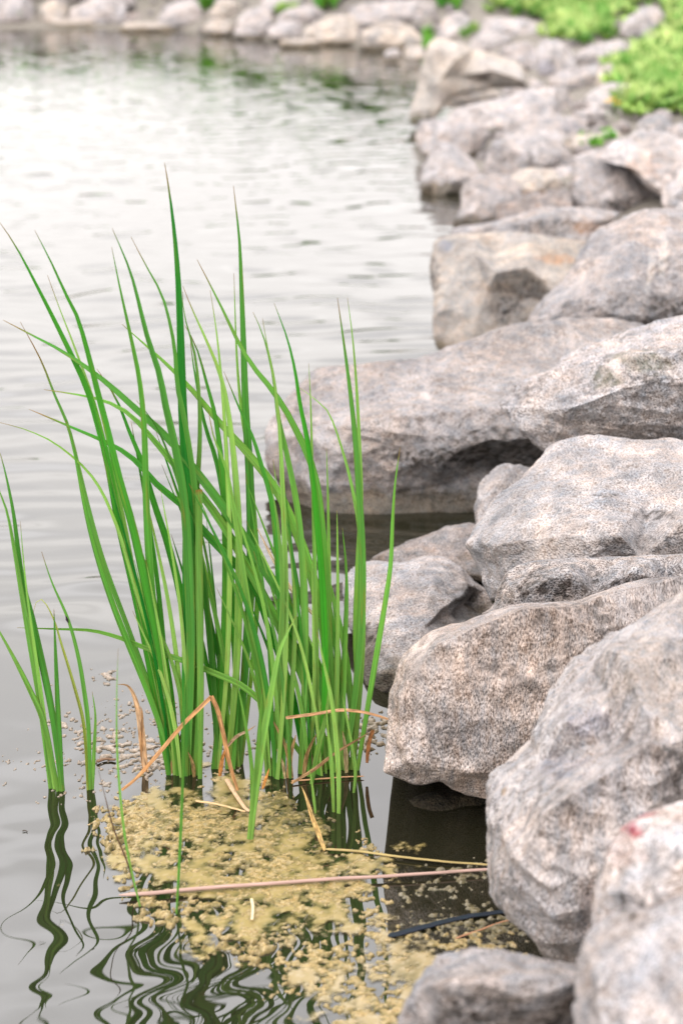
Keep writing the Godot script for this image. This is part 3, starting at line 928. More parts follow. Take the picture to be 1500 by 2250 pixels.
	# second row
	rock("grey triangular boulder with white veins at the frame edge, dark hollow at its foot", "pale", 4.1, [1150, 718, 1168, 692, 1190, 660, 1225, 625, 1255, 592, 1280, 550, 1300, 522, 1325, 498, 1375, 470, 1430, 459, 1500, 466, 1640, 500, 1640, 740, 1500, 760, 1400, 750, 1300, 740, 1190, 735],
		{"c": [1420, 620], "tilt": 0.6, "bulge": 0.12, "res": 4.0, "cuts": 6, "tone": 1, "dark": 0.4, "seed": 51,
		"ctrl": [1250, 660, 0.04, 1330, 600, 0.05, 1400, 560, 0.05, 1480, 580, 0.08, 1400, 650, 0.09, 1460, 690, 0.02, 1300, 690, 0.03],
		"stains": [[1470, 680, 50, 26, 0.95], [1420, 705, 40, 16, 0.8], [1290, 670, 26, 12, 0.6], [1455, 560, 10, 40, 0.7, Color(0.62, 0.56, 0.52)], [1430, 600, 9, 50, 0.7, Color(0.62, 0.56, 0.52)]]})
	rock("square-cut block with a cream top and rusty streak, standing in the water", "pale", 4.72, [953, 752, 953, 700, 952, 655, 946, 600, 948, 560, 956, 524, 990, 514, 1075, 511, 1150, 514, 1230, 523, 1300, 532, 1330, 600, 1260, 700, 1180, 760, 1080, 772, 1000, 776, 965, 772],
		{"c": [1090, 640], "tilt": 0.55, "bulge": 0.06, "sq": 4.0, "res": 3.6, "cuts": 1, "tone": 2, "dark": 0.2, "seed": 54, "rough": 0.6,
		"ctrl": [1080, 525, -0.03, 1090, 600, 0.12, 1005, 545, 0.03, 990, 650, 0.03, 1050, 690, 0.05, 1045, 560, 0.08, 1160, 650, 0.02, 1150, 590, 0.12, 1180, 610, 0.10, 1200, 560, 0.02, 1110, 690, 0.0, 1070, 640, 0.06],
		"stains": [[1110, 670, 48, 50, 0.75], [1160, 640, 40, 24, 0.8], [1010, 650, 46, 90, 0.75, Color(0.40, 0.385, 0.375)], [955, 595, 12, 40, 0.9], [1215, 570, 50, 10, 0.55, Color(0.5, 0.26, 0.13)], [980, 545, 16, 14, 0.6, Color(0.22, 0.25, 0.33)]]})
	rock("low tan ridge of rock showing behind the square-cut block", "bedded", 5.5, [985, 506, 1010, 496, 1060, 492, 1115, 480, 1175, 459, 1250, 452, 1350, 464, 1362, 474, 1330, 500, 1300, 560, 1200, 580, 1000, 560],
		{"tilt": 0.7, "bulge": 0.1, "res": 3.4, "cuts": 2, "tone": 0, "dark": 0.5, "seed": 57, "stains": [[1200, 500, 80, 22, 0.7], [1290, 500, 30, 18, 0.6, Color(0.38, 0.2, 0.1)]]})

func far_rocks() -> void:
	rock("grey knobbly rock at the waterline beside the tan ridge", "coarse", 6.45, [985, 502, 1000, 482, 1012, 462, 1012, 430, 1020, 405, 1042, 388, 1090, 384, 1125, 390, 1150, 420, 1140, 500, 1060, 520], {"tilt": 0.6, "res": 3.2, "tone": 1, "seed": 61, "gain": 1.25}, "bank_rock", "rock", "rocks along the bank")
	bank("dark pitted strip of rock under the cream loaf-shaped rock", "coarse", [1070, 478, 1082, 452, 1130, 437, 1200, 424, 1270, 420, 1290, 450, 1250, 490, 1120, 500], {"tone": 3, "dark": 0.9, "seed": 62, "push": -0.25})
	bank("cream loaf-shaped rock with a rusty underside", "pale", [1104, 420, 1110, 386, 1150, 369, 1200, 370, 1262, 384, 1270, 415, 1210, 428, 1130, 440], {"tone": 2, "seed": 63, "stains": [[1170, 428, 60, 10, 0.6, Color(0.4, 0.2, 0.1)]]})
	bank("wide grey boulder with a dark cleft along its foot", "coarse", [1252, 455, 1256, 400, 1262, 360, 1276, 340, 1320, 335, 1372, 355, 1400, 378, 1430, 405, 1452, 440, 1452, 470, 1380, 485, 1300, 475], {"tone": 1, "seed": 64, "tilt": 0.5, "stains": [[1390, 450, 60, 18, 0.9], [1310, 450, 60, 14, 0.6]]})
	bank("broad tan boulder with an orange scar at the frame edge", "pale", [1310, 348, 1330, 325, 1352, 308, 1405, 284, 1450, 282, 1510, 306, 1620, 330, 1620, 470, 1480, 440, 1440, 430, 1400, 385, 1350, 352], {"tone": 0, "seed": 65, "tilt": 0.6, "c": [1470, 370], "stains": [[1420, 360, 40, 30, 0.6, Color(0.46, 0.29, 0.2)], [1410, 330, 14, 40, 0.6, Color(0.6, 0.54, 0.5)]]})
	bank("smooth grey stone half out of the frame above the veined triangular boulder", "pale", [1452, 455, 1450, 400, 1458, 368, 1500, 352, 1600, 350, 1600, 480, 1500, 490], {"tone": 1, "seed": 66, "push": -0.2})
	bank("small bright knob of rock on top of the veined triangular boulder", "pale", [1476, 470, 1482, 452, 1500, 442, 1560, 440, 1560, 490, 1500, 492], {"tone": 0, "seed": 67, "push": -0.5})
	bank("peaked rock with a dark split down its face", "coarse", [1052, 388, 1062, 362, 1072, 335, 1082, 308, 1120, 299, 1175, 284, 1212, 300, 1250, 330, 1268, 345, 1275, 385, 1185, 395, 1110, 395], {"tone": 0, "seed": 68, "ctrl": [1165, 345, 0.1, 1150, 320, 0.02, 1200, 340, 0.12, 1100, 340, 0.05], "stains": [[1160, 352, 8, 22, 1.0], [1100, 330, 24, 20, 0.5], [1140, 360, 40, 10, 0.4]]})
	rock("rounded brown grey rock at the water below the leaning slab", "pale", 8.05, [900, 287, 915, 268, 940, 262, 975, 264, 1040, 268, 1075, 284, 1080, 325, 1050, 360, 970, 350, 935, 344, 914, 316], {"res": 3.0, "tilt": 0.5, "tone": 1, "seed": 70, "gain": 1.25}, "bank_rock", "rock", "rocks along the bank")
	rock("dome-shaped waterline rock with a dark wet foot", "pale", 7.2, [921, 414, 925, 372, 935, 345, 968, 316, 1000, 314, 1035, 340, 1062, 362, 1052, 388, 1020, 425, 1012, 440, 960, 440, 938, 438], {"res": 3.0, "tilt": 0.5, "tone": 0, "seed": 71, "gain": 1.25, "wet": 0.05, "stains": [[975, 432, 60, 10, 1.0, Color(0.06, 0.05, 0.03)], [930, 415, 10, 20, 0.8, Color(0.06, 0.05, 0.03)]]}, "bank_rock", "rock", "rocks along the bank")
	rock("tall leaning slab with a sheer grey face to the water and a cream top", "pale", 9.2, [900, 272, 900, 245, 910, 212, 925, 160, 938, 102, 958, 84, 990, 90, 1070, 115, 1140, 136, 1180, 172, 1188, 182, 1180, 196, 1100, 192, 1060, 200, 990, 210, 968, 245, 948, 265, 920, 276],
		{"res": 2.8, "c": [985, 165], "tilt": 0.5, "bulge": 0.08, "sq": 3.0, "cuts": 1, "tone": 2, "dark": 0.15, "seed": 73, "gain": 1.25, "rough": 0.7, "ctrl": [965, 110, 0.12, 1000, 130, 0.16, 1080, 155, 0.16, 1140, 175, 0.12, 1010, 165, 0.02, 1070, 182, 0.0, 935, 190, 0.02, 965, 180, 0.10, 940, 240, 0.03], "stains": [[930, 190, 34, 80, 0.8, Color(0.36, 0.34, 0.32)], [1030, 165, 50, 12, 0.55, Color(0.36, 0.33, 0.31)], [1062, 170, 14, 6, 0.9], [922, 262, 26, 12, 1.0, Color(0.05, 0.06, 0.02)]]}, "bank_rock", "rock", "rocks along the bank")
	bank("cream slab lying flat below the tall leaning slab", "pale", [966, 196, 1000, 186, 1060, 190, 1110, 205, 1115, 238, 1060, 240, 1020, 232, 972, 240], {"tone": 2, "seed": 74, "tilt": 1.0, "push": -0.3})
	bank("long flat grey shelf of rock across the middle of the bank", "pale", [1000, 275, 960, 255, 1020, 232, 1110, 215, 1170, 196, 1240, 188, 1290, 186, 1310, 205, 1290, 235, 1230, 262, 1120, 285], {"tone": 0, "seed": 75, "tilt": 1.1, "c": [1140, 238]})
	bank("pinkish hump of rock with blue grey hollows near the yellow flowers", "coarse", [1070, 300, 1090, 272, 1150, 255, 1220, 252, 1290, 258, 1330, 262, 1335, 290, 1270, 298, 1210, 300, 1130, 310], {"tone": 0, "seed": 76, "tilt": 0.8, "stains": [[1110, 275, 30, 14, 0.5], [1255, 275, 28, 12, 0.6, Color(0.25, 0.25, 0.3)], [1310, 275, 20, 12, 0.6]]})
	bank("low curved pale rock in front of the yellow flowers", "pale", [1215, 300, 1260, 300, 1310, 292, 1365, 282, 1370, 300, 1330, 318, 1270, 332, 1235, 322], {"tone": 2, "seed": 77, "tilt": 0.8})
	bank("thin dark-edged slab bridging the stones by the grass", "pale", [1230, 250, 1290, 238, 1330, 240, 1372, 256, 1360, 268, 1320, 258, 1270, 258], {"tone": 0, "seed": 78, "tilt": 0.8, "stains": [[1320, 252, 40, 5, 0.9]]})
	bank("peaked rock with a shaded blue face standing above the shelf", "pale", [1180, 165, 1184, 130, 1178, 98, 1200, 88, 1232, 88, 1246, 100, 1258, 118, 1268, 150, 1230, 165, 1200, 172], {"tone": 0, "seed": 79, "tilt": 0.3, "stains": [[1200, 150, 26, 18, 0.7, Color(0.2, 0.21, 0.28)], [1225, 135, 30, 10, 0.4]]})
	bank("rounded grey rock between the leaning slab and the peaked rock", "pale", [1085, 120, 1110, 104, 1150, 84, 1178, 92, 1196, 130, 1196, 165, 1150, 150], {"tone": 1, "seed": 80})
	bank("long low stone in the cracks below the peaked rock", "pale", [1185, 190, 1200, 165, 1250, 152, 1320, 140, 1330, 165, 1310, 190, 1250, 196], {"tone": 1, "seed": 81, "tilt": 0.7})
	bank("two-humped white stone beside a tuft of grass", "pale", [1016, 100, 1030, 84, 1052, 72, 1090, 70, 1128, 78, 1132, 96, 1110, 116, 1060, 112], {"tone": 0, "seed": 82})
	bank("steep grey stone right behind the tall leaning slab", "pale", [956, 90, 965, 55, 985, 30, 1008, 24, 1032, 40, 1045, 62, 1020, 84, 985, 92], {"tone": 0, "seed": 83, "stains": [[972, 60, 8, 20, 0.4, Color(0.45, 0.3, 0.22)]]})
	bank("long pinkish slab running up to the lawn of grass", "pale", [1030, 70, 1050, 48, 1080, 37, 1140, 40, 1195, 52, 1215, 70, 1190, 88, 1120, 84, 1060, 78], {"tone": 0, "seed": 84, "tilt": 0.8})
	bank("flat slab of grey rock enclosed by grass on both sides", "pale", [1255, 140, 1262, 118, 1300, 98, 1345, 88, 1390, 88, 1400, 105, 1360, 130, 1300, 150], {"tone": 1, "seed": 85, "tilt": 0.8})
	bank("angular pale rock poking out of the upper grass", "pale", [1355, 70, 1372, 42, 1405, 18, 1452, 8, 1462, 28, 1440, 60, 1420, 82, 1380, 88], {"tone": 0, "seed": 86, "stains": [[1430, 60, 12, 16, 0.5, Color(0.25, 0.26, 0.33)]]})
	bank("small pale stone at the foot of the angular rock in the grass", "pale", [1395, 105, 1405, 85, 1440, 72, 1462, 84, 1455, 102, 1420, 112], {"tone": 0, "seed": 87})
	bank("grey hump of stone under the overhanging grass at the frame edge", "coarse", [1390, 285, 1400, 265, 1430, 250, 1462, 252, 1490, 262, 1490, 290, 1440, 296], {"tone": 4, "seed": 88, "push": -0.1})
	bank("smooth stone in the corner between grass and tan boulder", "pale", [1455, 300, 1462, 280, 1500, 268, 1560, 275, 1560, 310, 1500, 315], {"tone": 1, "seed": 89})
	bank("pale flat stone lying below the edge of the yellow-green clover", "pale", [1330, 235, 1335, 205, 1370, 185, 1400, 190, 1395, 215, 1360, 245], {"tone": 0, "seed": 90, "tilt": 0.8})
	bank("white stone peeping from the clover beside the pale flat stone", "pale", [1398, 225, 1405, 208, 1430, 204, 1440, 218, 1425, 232], {"tone": 0, "seed": 91})
	bank("wide sloping stone below the two-humped white stone", "pale", [1095, 200, 1130, 168, 1180, 172, 1200, 196, 1190, 225, 1120, 228], {"tone": 1, "seed": 92, "tilt": 0.8, "push": 0.2})
	bank("grey stone filling the hollow between the shelf and the peaked split rock", "pale", [1080, 312, 1120, 292, 1200, 282, 1262, 300, 1300, 330, 1240, 345, 1120, 330], {"tone": 0, "seed": 131, "tilt": 0.9, "push": 0.15})
	bank("broad low stone behind the wide cleft boulder, under the strip of grass", "pale", [1240, 372, 1262, 340, 1320, 326, 1390, 330, 1400, 380, 1330, 400], {"tone": 0, "seed": 132, "tilt": 0.8, "push": 0.25})
	bank("sloping pale stone beside the shelf below the clover", "pale", [1270, 240, 1290, 205, 1340, 180, 1390, 186, 1400, 230, 1350, 262], {"tone": 0, "seed": 133, "tilt": 0.9, "push": 0.2})
	bank("pale stone between the low stone and the enclosed flat slab", "pale", [1290, 200, 1300, 160, 1340, 135, 1372, 150, 1350, 195], {"tone": 2, "seed": 134, "tilt": 0.8, "push": 0.2})
	bank("stone wedged behind the cream loaf-shaped rock", "pale", [1190, 400, 1200, 372, 1262, 362, 1300, 385, 1290, 425, 1220, 425], {"tone": 1, "seed": 135, "tilt": 0.7, "push": 0.2})
	# the corner of the pond and the far shore
	var s := "stones on the far shore"
	bank("big rounded stone with a dark arched hollow, in the corner of the pond", "pale", [780, 105, 790, 72, 815, 55, 850, 46, 900, 52, 930, 80, 925, 112, 880, 118, 830, 118], {"tone": 2, "seed": 101, "stains": [[850, 55, 34, 6, 0.7]]}, s)
	bank("cubic pale stone at the waterline in the corner of the pond", "pale", [884, 128, 886, 108, 905, 100, 930, 102, 940, 128, 915, 136], {"tone": 2, "seed": 102, "push": -0.3}, s)
	bank("low stone with weed at its foot beside the cubic stone", "pale", [838, 132, 845, 112, 870, 105, 886, 116, 880, 134], {"tone": 0, "seed": 103, "push": -0.2}, s)
	bank("long cream boulder lying along the far shore", "pale", [660, 98, 668, 62, 700, 42, 750, 32, 790, 40, 800, 70, 790, 100, 730, 106], {"tone": 2, "seed": 104, "stains": [[740, 98, 40, 6, 0.7]]}, s)
	bank("striped grey boulder higher up behind the cream boulder", "bedded", [745, 40, 760, 14, 830, 2, 940, 0, 972, 14, 960, 50, 880, 58, 800, 52], {"tone": 0, "seed": 105, "tilt": 0.7}, s)
	bank("wedge-shaped stone left of the cream boulder", "pale", [575, 82, 590, 55, 620, 44, 660, 48, 680, 80, 640, 96], {"tone": 0, "seed": 106}, s)
	bank("grey stone above the wedge-shaped stone", "pale", [600, 50, 620, 22, 670, 10, 720, 20, 720, 45, 660, 55], {"tone": 1, "seed": 107}, s)
	bank("upright stone with a dark gap at its side", "pale", [512, 78, 522, 40, 545, 20, 590, 15, 600, 45, 585, 82, 545, 92], {"tone": 0, "seed": 108, "stains": [[516, 42, 8, 18, 0.9]]}, s)
	bank("flat cream stone nearest the water before the upright stone", "pale", [440, 72, 450, 48, 480, 38, 512, 48, 520, 76, 480, 84], {"tone": 2, "seed": 109}, s)
	bank("leaning slab on the far shore with its light side up", "pale", [325, 62, 345, 35, 375, 8, 420, -6, 445, 20, 440, 60, 390, 70], {"tone": 0, "seed": 110, "tilt": 0.5}, s)
	bank("dark-sided stone in the gap before the leaning slab", "coarse", [268, 54, 275, 32, 300, 26, 330, 34, 335, 54, 300, 60], {"tone": 3, "seed": 111}, s)
	bank("wide pinkish boulder in the middle of the far shore", "pale", [145, 52, 150, 18, 180, -4, 240, -12, 280, 10, 285, 44, 220, 56], {"tone": 0, "seed": 112, "stains": [[165, 42, 14, 8, 0.9]]}, s)
	bank("smooth stone beside the wide pinkish boulder", "pale", [84, 48, 88, 16, 115, -4, 150, 4, 152, 40, 120, 54], {"tone": 2, "seed": 113, "stains": [[82, 30, 6, 10, 1.0]]}, s)
	bank("grey boulder cut by the frame at the start of the far shore", "pale", [-40, 44, -30, 8, 10, -10, 70, -6, 82, 22, 76, 46, 20, 56], {"tone": 1, "seed": 114}, s)
	for k in 7:
		bank(["far stone top showing above the wide pinkish boulder", "far stone top showing above the leaning slab", "far stone top showing above the upright stone", "far stone top showing above the flat cream stone", "wide pale stone low at the waterline before the wide pinkish boulder", "wide pale stone low at the waterline before the leaning slab", "wide pale stone low at the waterline before the long cream boulder"][k], "pale", [[190, 10, 200, -25, 260, -35, 310, -10, 300, 20], [400, 20, 420, -20, 470, -30, 500, -5, 480, 30], [560, 30, 580, -15, 640, -25, 690, -8, 660, 25], [450, 40, 470, 5, 500, -5, 530, 15, 520, 45], [80, 56, 100, 44, 170, 40, 230, 46, 225, 60, 150, 64], [230, 66, 260, 50, 330, 48, 400, 56, 390, 72, 300, 74], [590, 98, 620, 86, 680, 84, 720, 94, 700, 106, 640, 108]][k], {"tone": [0, 1, 0, 2, 2, 2, 2][k], "seed": 120 + k}, s)

func bank_plants() -> void:
	var clover := sprig_mesh(5, 9, 0.055, 0.011, 0.05)
	var tall := sprig_mesh(6, 8, 0.09, 0.006, 0.035)
	var bright := [Color(0.05, 0.17, 0.02), Color(0.38, 0.54, 0.13)]
	var green := [Color(0.05, 0.24, 0.03), Color(0.22, 0.46, 0.06)]
	grass("bright green clover spilling over the stones at the frame edge", [1450, -40, 1640, -40, 1640, 262, 1500, 256, 1420, 246, 1372, 268, 1345, 240, 1395, 230, 1345, 200, 1325, 178, 1330, 150, 1385, 118, 1440, 100, 1465, 70, 1460, 20], 1700, clover, Vector2(0.4, 1.2), bright)
	grass("yellow-green lawn at the top of the bank above the stones", [1040, -60, 1470, -60, 1460, 5, 1400, 15, 1365, 45, 1345, 80, 1300, 95, 1250, 108, 1236, 88, 1180, 82, 1220, 60, 1150, 38, 1085, 30], 1700, clover, Vector2(0.5, 1.3), bright)
	grass("dark green tuft between the steep grey stone and the slabs", [962, -20, 1010, -20, 1012, 14, 985, 30, 966, 24], 260, tall, Vector2(0.8, 1.5), green)
	grass("strip of grass in the crack behind the broad tan boulder", [1258, 322, 1300, 318, 1345, 300, 1350, 316, 1310, 334, 1270, 334], 130, tall, Vector2(0.2, 0.45), green)
	grass("tuft in the gap below the long pinkish slab", [1000, 92, 1020, 76, 1050, 66, 1045, 78, 1025, 90], 60, tall, Vector2(0.4, 0.9), bright)
	grass("tuft growing in the corner of the pond by the cubic stone", [930, 70, 945, 66, 948, 118, 932, 122], 60, tall, Vector2(0.4, 1.1), green)
	grass("tuft high on the far shore above the flat cream stone", [440, 0, 475, -8, 472, 26, 448, 34], 200, tall, Vector2(1.0, 1.9), green)
	grass("tuft on the far shore behind the cream boulder", [700, 18, 735, 5, 735, 22, 705, 30], 140, tall, Vector2(1.0, 1.8), green)
	grass("little grass in the gap by the wedge-shaped stone", [610, 38, 650, 32, 640, 50, 618, 50], 100, tall, Vector2(0.8, 1.4), bright)
	grass("weeds at the waterline near the start of the far shore", [34, 34, 52, 32, 54, 48, 38, 50], 70, tall, Vector2(0.7, 1.2), bright)
	grass("weeds hanging at the foot of the stones in the pond corner", [820, 100, 850, 90, 870, 102, 830, 112], 120, tall, Vector2(0.6, 1.1), bright)
	grass("grass behind the stones of the far shore", [-300, -60, 1040, -60, 1040, -22, 700, -16, -300, -24], 3500, tall, Vector2(1.2, 2.6), green)
	grass("grass blades standing up through the clover at the frame edge", [1450, -40, 1640, -40, 1640, 250, 1500, 244, 1420, 236, 1380, 255, 1360, 236, 1400, 220, 1350, 195, 1340, 160, 1395, 122, 1450, 100, 1475, 70, 1470, 20], 1900, tall, Vector2(0.6, 1.5), [Color(0.10, 0.28, 0.04), Color(0.50, 0.60, 0.22)])
	grass("grass blades standing up through the lawn at the top of the bank", [1060, -60, 1460, -60, 1450, 0, 1390, 10, 1355, 40, 1335, 75, 1290, 90, 1250, 100, 1236, 80, 1200, 78, 1230, 55, 1150, 30, 1090, 20], 1900, tall, Vector2(0.6, 1.5), [Color(0.10, 0.28, 0.04), Color(0.50, 0.60, 0.22)])
	# small rubble between the stones
	var mm := rubble_mesh()
	for part in 2:
		var poly := flat_poly([[905, 270, 940, 110, 960, 60, 1000, -20, 1500, -20, 1620, 300, 1620, 460, 1300, 470, 1000, 490], [-60, -20, 980, -20, 960, 90, 900, 120, 560, 92, 300, 62, 0, 54, -60, 53]][part])
		var spots := []
		var tint := [Color(0.55, 0.55, 0.55), Color(1.0, 0.97, 0.95)]
		for k in [650, 500][part]:
			var p := Vector2(rng.randf_range(-60, 1620), rng.randf_range(-20, 490 if part == 0 else 120))
			if Geometry2D.is_point_in_polygon(p, poly):
				var q := ground_hit(p.x, p.y)
				q.y = ground(q.x, q.z) + 0.01
				spots.append(q)
		var rub := scatter(self, "rubble", mm, spots, tint, Vector2(0.3, 1.2))
		rub.material_override = M.pale
		tag(rub, ["small broken stone filling the gaps between the bank rocks", "small broken stone filling the gaps along the far shore"][part], "rubble", "", "stuff")
	# shrubs on the bank behind the far shore, which the water mirrors
	var sprays := sprig_mesh(8, 10, 0.16, 0.022, 0.10)
	var spots := [[560, 17.0, 0.45, 0.3], [655, 16.8, 0.5, 0.35], [745, 16.2, 0.42, 0.35], [830, 15.8, 0.5, 0.35], [905, 15.4, 0.4, 0.3], [465, 17.4, 0.35, 0.2], [390, 17.8, 0.3, 0.2]]
	var say := ["upright green shrub", "tallest leafy green shrub", "low wide green shrub", "full round green shrub", "green shrub nearest the pond corner", "small green bush", "pale green thin bush"]
	for i in spots.size():
		var q := at(spots[i][0], -40.0, spots[i][1])
		q.y = ground(q.x, q.z) - 0.02
		var o := thing("shrub", q, say[i] + " on the grass behind the far shore", "shrub", "shrubs behind the far shore")
		var pts := PackedVector3Array([q, q + Vector3(0.02, spots[i][2] * 0.4, 0), q + Vector3(-0.02, spots[i][2] * 0.8, 0.02)])
		put("stem", rod_mesh(pts, q, 0.018, 0.006, Color(0.2, 0.13, 0.08)), M.stick, o)
		var leaves := []
		for n in 200:
			var d := Vector3(rng.randfn(), rng.randfn(), rng.randfn()).normalized() * pow(rng.randf(), 0.4)
			var c := q + Vector3(d.x * spots[i][3], spots[i][2] * (0.55 + 0.45 * d.y), d.z * spots[i][3])
			if nz.get_noise_3dv(c * 3.0) > -0.25: leaves.append(c)
		var f := scatter(o, "foliage", sprays, leaves, [Color(0.03, 0.14, 0.02), Color(0.18, 0.36, 0.05)], Vector2(0.6, 1.1), q)
		f.position = Vector3.ZERO
		tag(f, "", "", "", "stuff")
	for k in 3:
		var q := ground_hit([1330, 1341, 1352][k], [277, 272, 281][k])
		var o := thing("yellow_flower", q, ["yellow flower by the thin dark-edged slab, nearest the pinkish hump", "yellow flower rising between two others by the thin slab", "yellow flower against the clover by the thin slab"][k], "flower", "yellow flowers among the stones")
		put("stem", rod_mesh(PackedVector3Array([q, q + Vector3(0.004, 0.05, 0), q + Vector3(0, 0.1, 0.004)]), q, 0.002, 0.0015, Color(0.1, 0.25, 0.04)), M.stick, o)
		var fl := sprig_mesh(30 + k, 11, 0.012, 0.008, 0.022)
		put("petals", fl, petal(), o, Vector3(0, 0.1, 0.004))

func petal() -> Material:
	if not M.has("petal"):
		M.petal = plain(0.6, 0.3)
		M.petal.albedo_color = Color(0.85, 0.5, 0.04).linear_to_srgb()
	return M.petal

func pond_weed() -> void:
	var ochre := [Color(0.39, 0.28, 0.105), Color(0.15, 0.125, 0.035), Color(0.52, 0.40, 0.22)]
	var olive := [Color(0.16, 0.13, 0.04), Color(0.08, 0.08, 0.022), Color(0.26, 0.20, 0.10)]
	film("soft half-sunk olive film spreading under the ochre mat", [265, 1760, 340, 1722, 420, 1715, 520, 1712, 590, 1760, 640, 1800, 760, 1870, 860, 1885, 870, 1960, 800, 2010, 700, 2040, 560, 2080, 430, 2060, 380, 2000, 300, 1940, 255, 1850], 0.44, 60.0, 0.0024, [Color(0.27, 0.205, 0.075), Color(0.10, 0.09, 0.028), Color(0.36, 0.28, 0.15)], 0.90)
	film("pale broken film drifting towards the low block", [560, 2040, 700, 2020, 860, 2010, 1000, 2050, 1190, 2080, 1190, 2300, 1000, 2420, 640, 2420, 660, 2250, 600, 2120], 0.24, 70.0, 0.0026, [Color(0.33, 0.255, 0.13), Color(0.17, 0.14, 0.06), Color(0.42, 0.35, 0.24)], 0.8)
	weed("algae_mat", "thick ochre mat of floating algae around the foot of the reeds", [285, 1760, 340, 1730, 400, 1735, 470, 1715, 520, 1725, 560, 1790, 600, 1800, 690, 1840, 750, 1880, 830, 1890, 856, 1925, 842, 1985, 760, 2010, 700, 2020, 640, 2040, 540, 2052, 450, 2038, 405, 1990, 330, 1930, 290, 1880, 265, 1820], 0.18, 60.0, 0.0014, 46.0, ochre, 0.0008, 150.0)
	weed("algae_mat", "broken olive scum drifting past the dark floating reed", [600, 2050, 680, 2030, 770, 2035, 900, 2040, 1000, 2060, 1190, 2080, 1190, 2300, 1000, 2420, 700, 2420, 720, 2280, 640, 2140], 0.06, 70.0, 0.0016, 55.0, ochre, 0.0007, 150.0)
	weed("algae_mat", "dark olive weed hugging the reed feet on open water", [560, 1780, 620, 1760, 700, 1800, 720, 1850, 640, 1860, 590, 1830], 0.30, 30.0, 0.0016, 55.0, olive, 0.0006, 150.0)
	weed("algae_film", "thin buff scum flecks on the still water among the reed plants", [-60, 1640, 60, 1640, 230, 1480, 330, 1540, 480, 1560, 560, 1620, 560, 1720, 420, 1730, 330, 1740, 210, 1760, 60, 1720, -60, 1740], -0.10, 80.0, 0.0017, 60.0, [Color(0.36, 0.28, 0.21), Color(0.22, 0.16, 0.10), Color(0.42, 0.35, 0.29)], 0.0004, 150.0)
	weed("algae_film", "flecks of scum between the last reeds and the boulders", [740, 1560, 860, 1560, 866, 1600, 840, 1640, 800, 1660, 740, 1660], 0.30, 30.0, 0.0022, 70.0, [Color(0.33, 0.25, 0.16), Color(0.2, 0.15, 0.08), Color(0.4, 0.33, 0.25)], 0.0018, 140.0)
	weed("algae_film", "loose yellow flecks round the pale floating straws", [230, 1800, 300, 1780, 320, 1960, 420, 2060, 600, 2080, 560, 2120, 420, 2090, 300, 2000, 210, 1880], 0.16, 40.0, 0.0022, 70.0, ochre, 0.004, 190.0)
	weed("algae_film", "grey green flecks on the shaded water under the streaked boulder", [840, 1890, 1080, 1900, 1190, 2090, 900, 2080, 860, 2000], -0.16, 40.0, 0.0022, 60.0, [Color(0.20, 0.16, 0.08), Color(0.12, 0.10, 0.04), Color(0.3, 0.26, 0.19)], 0.0014, 150.0)

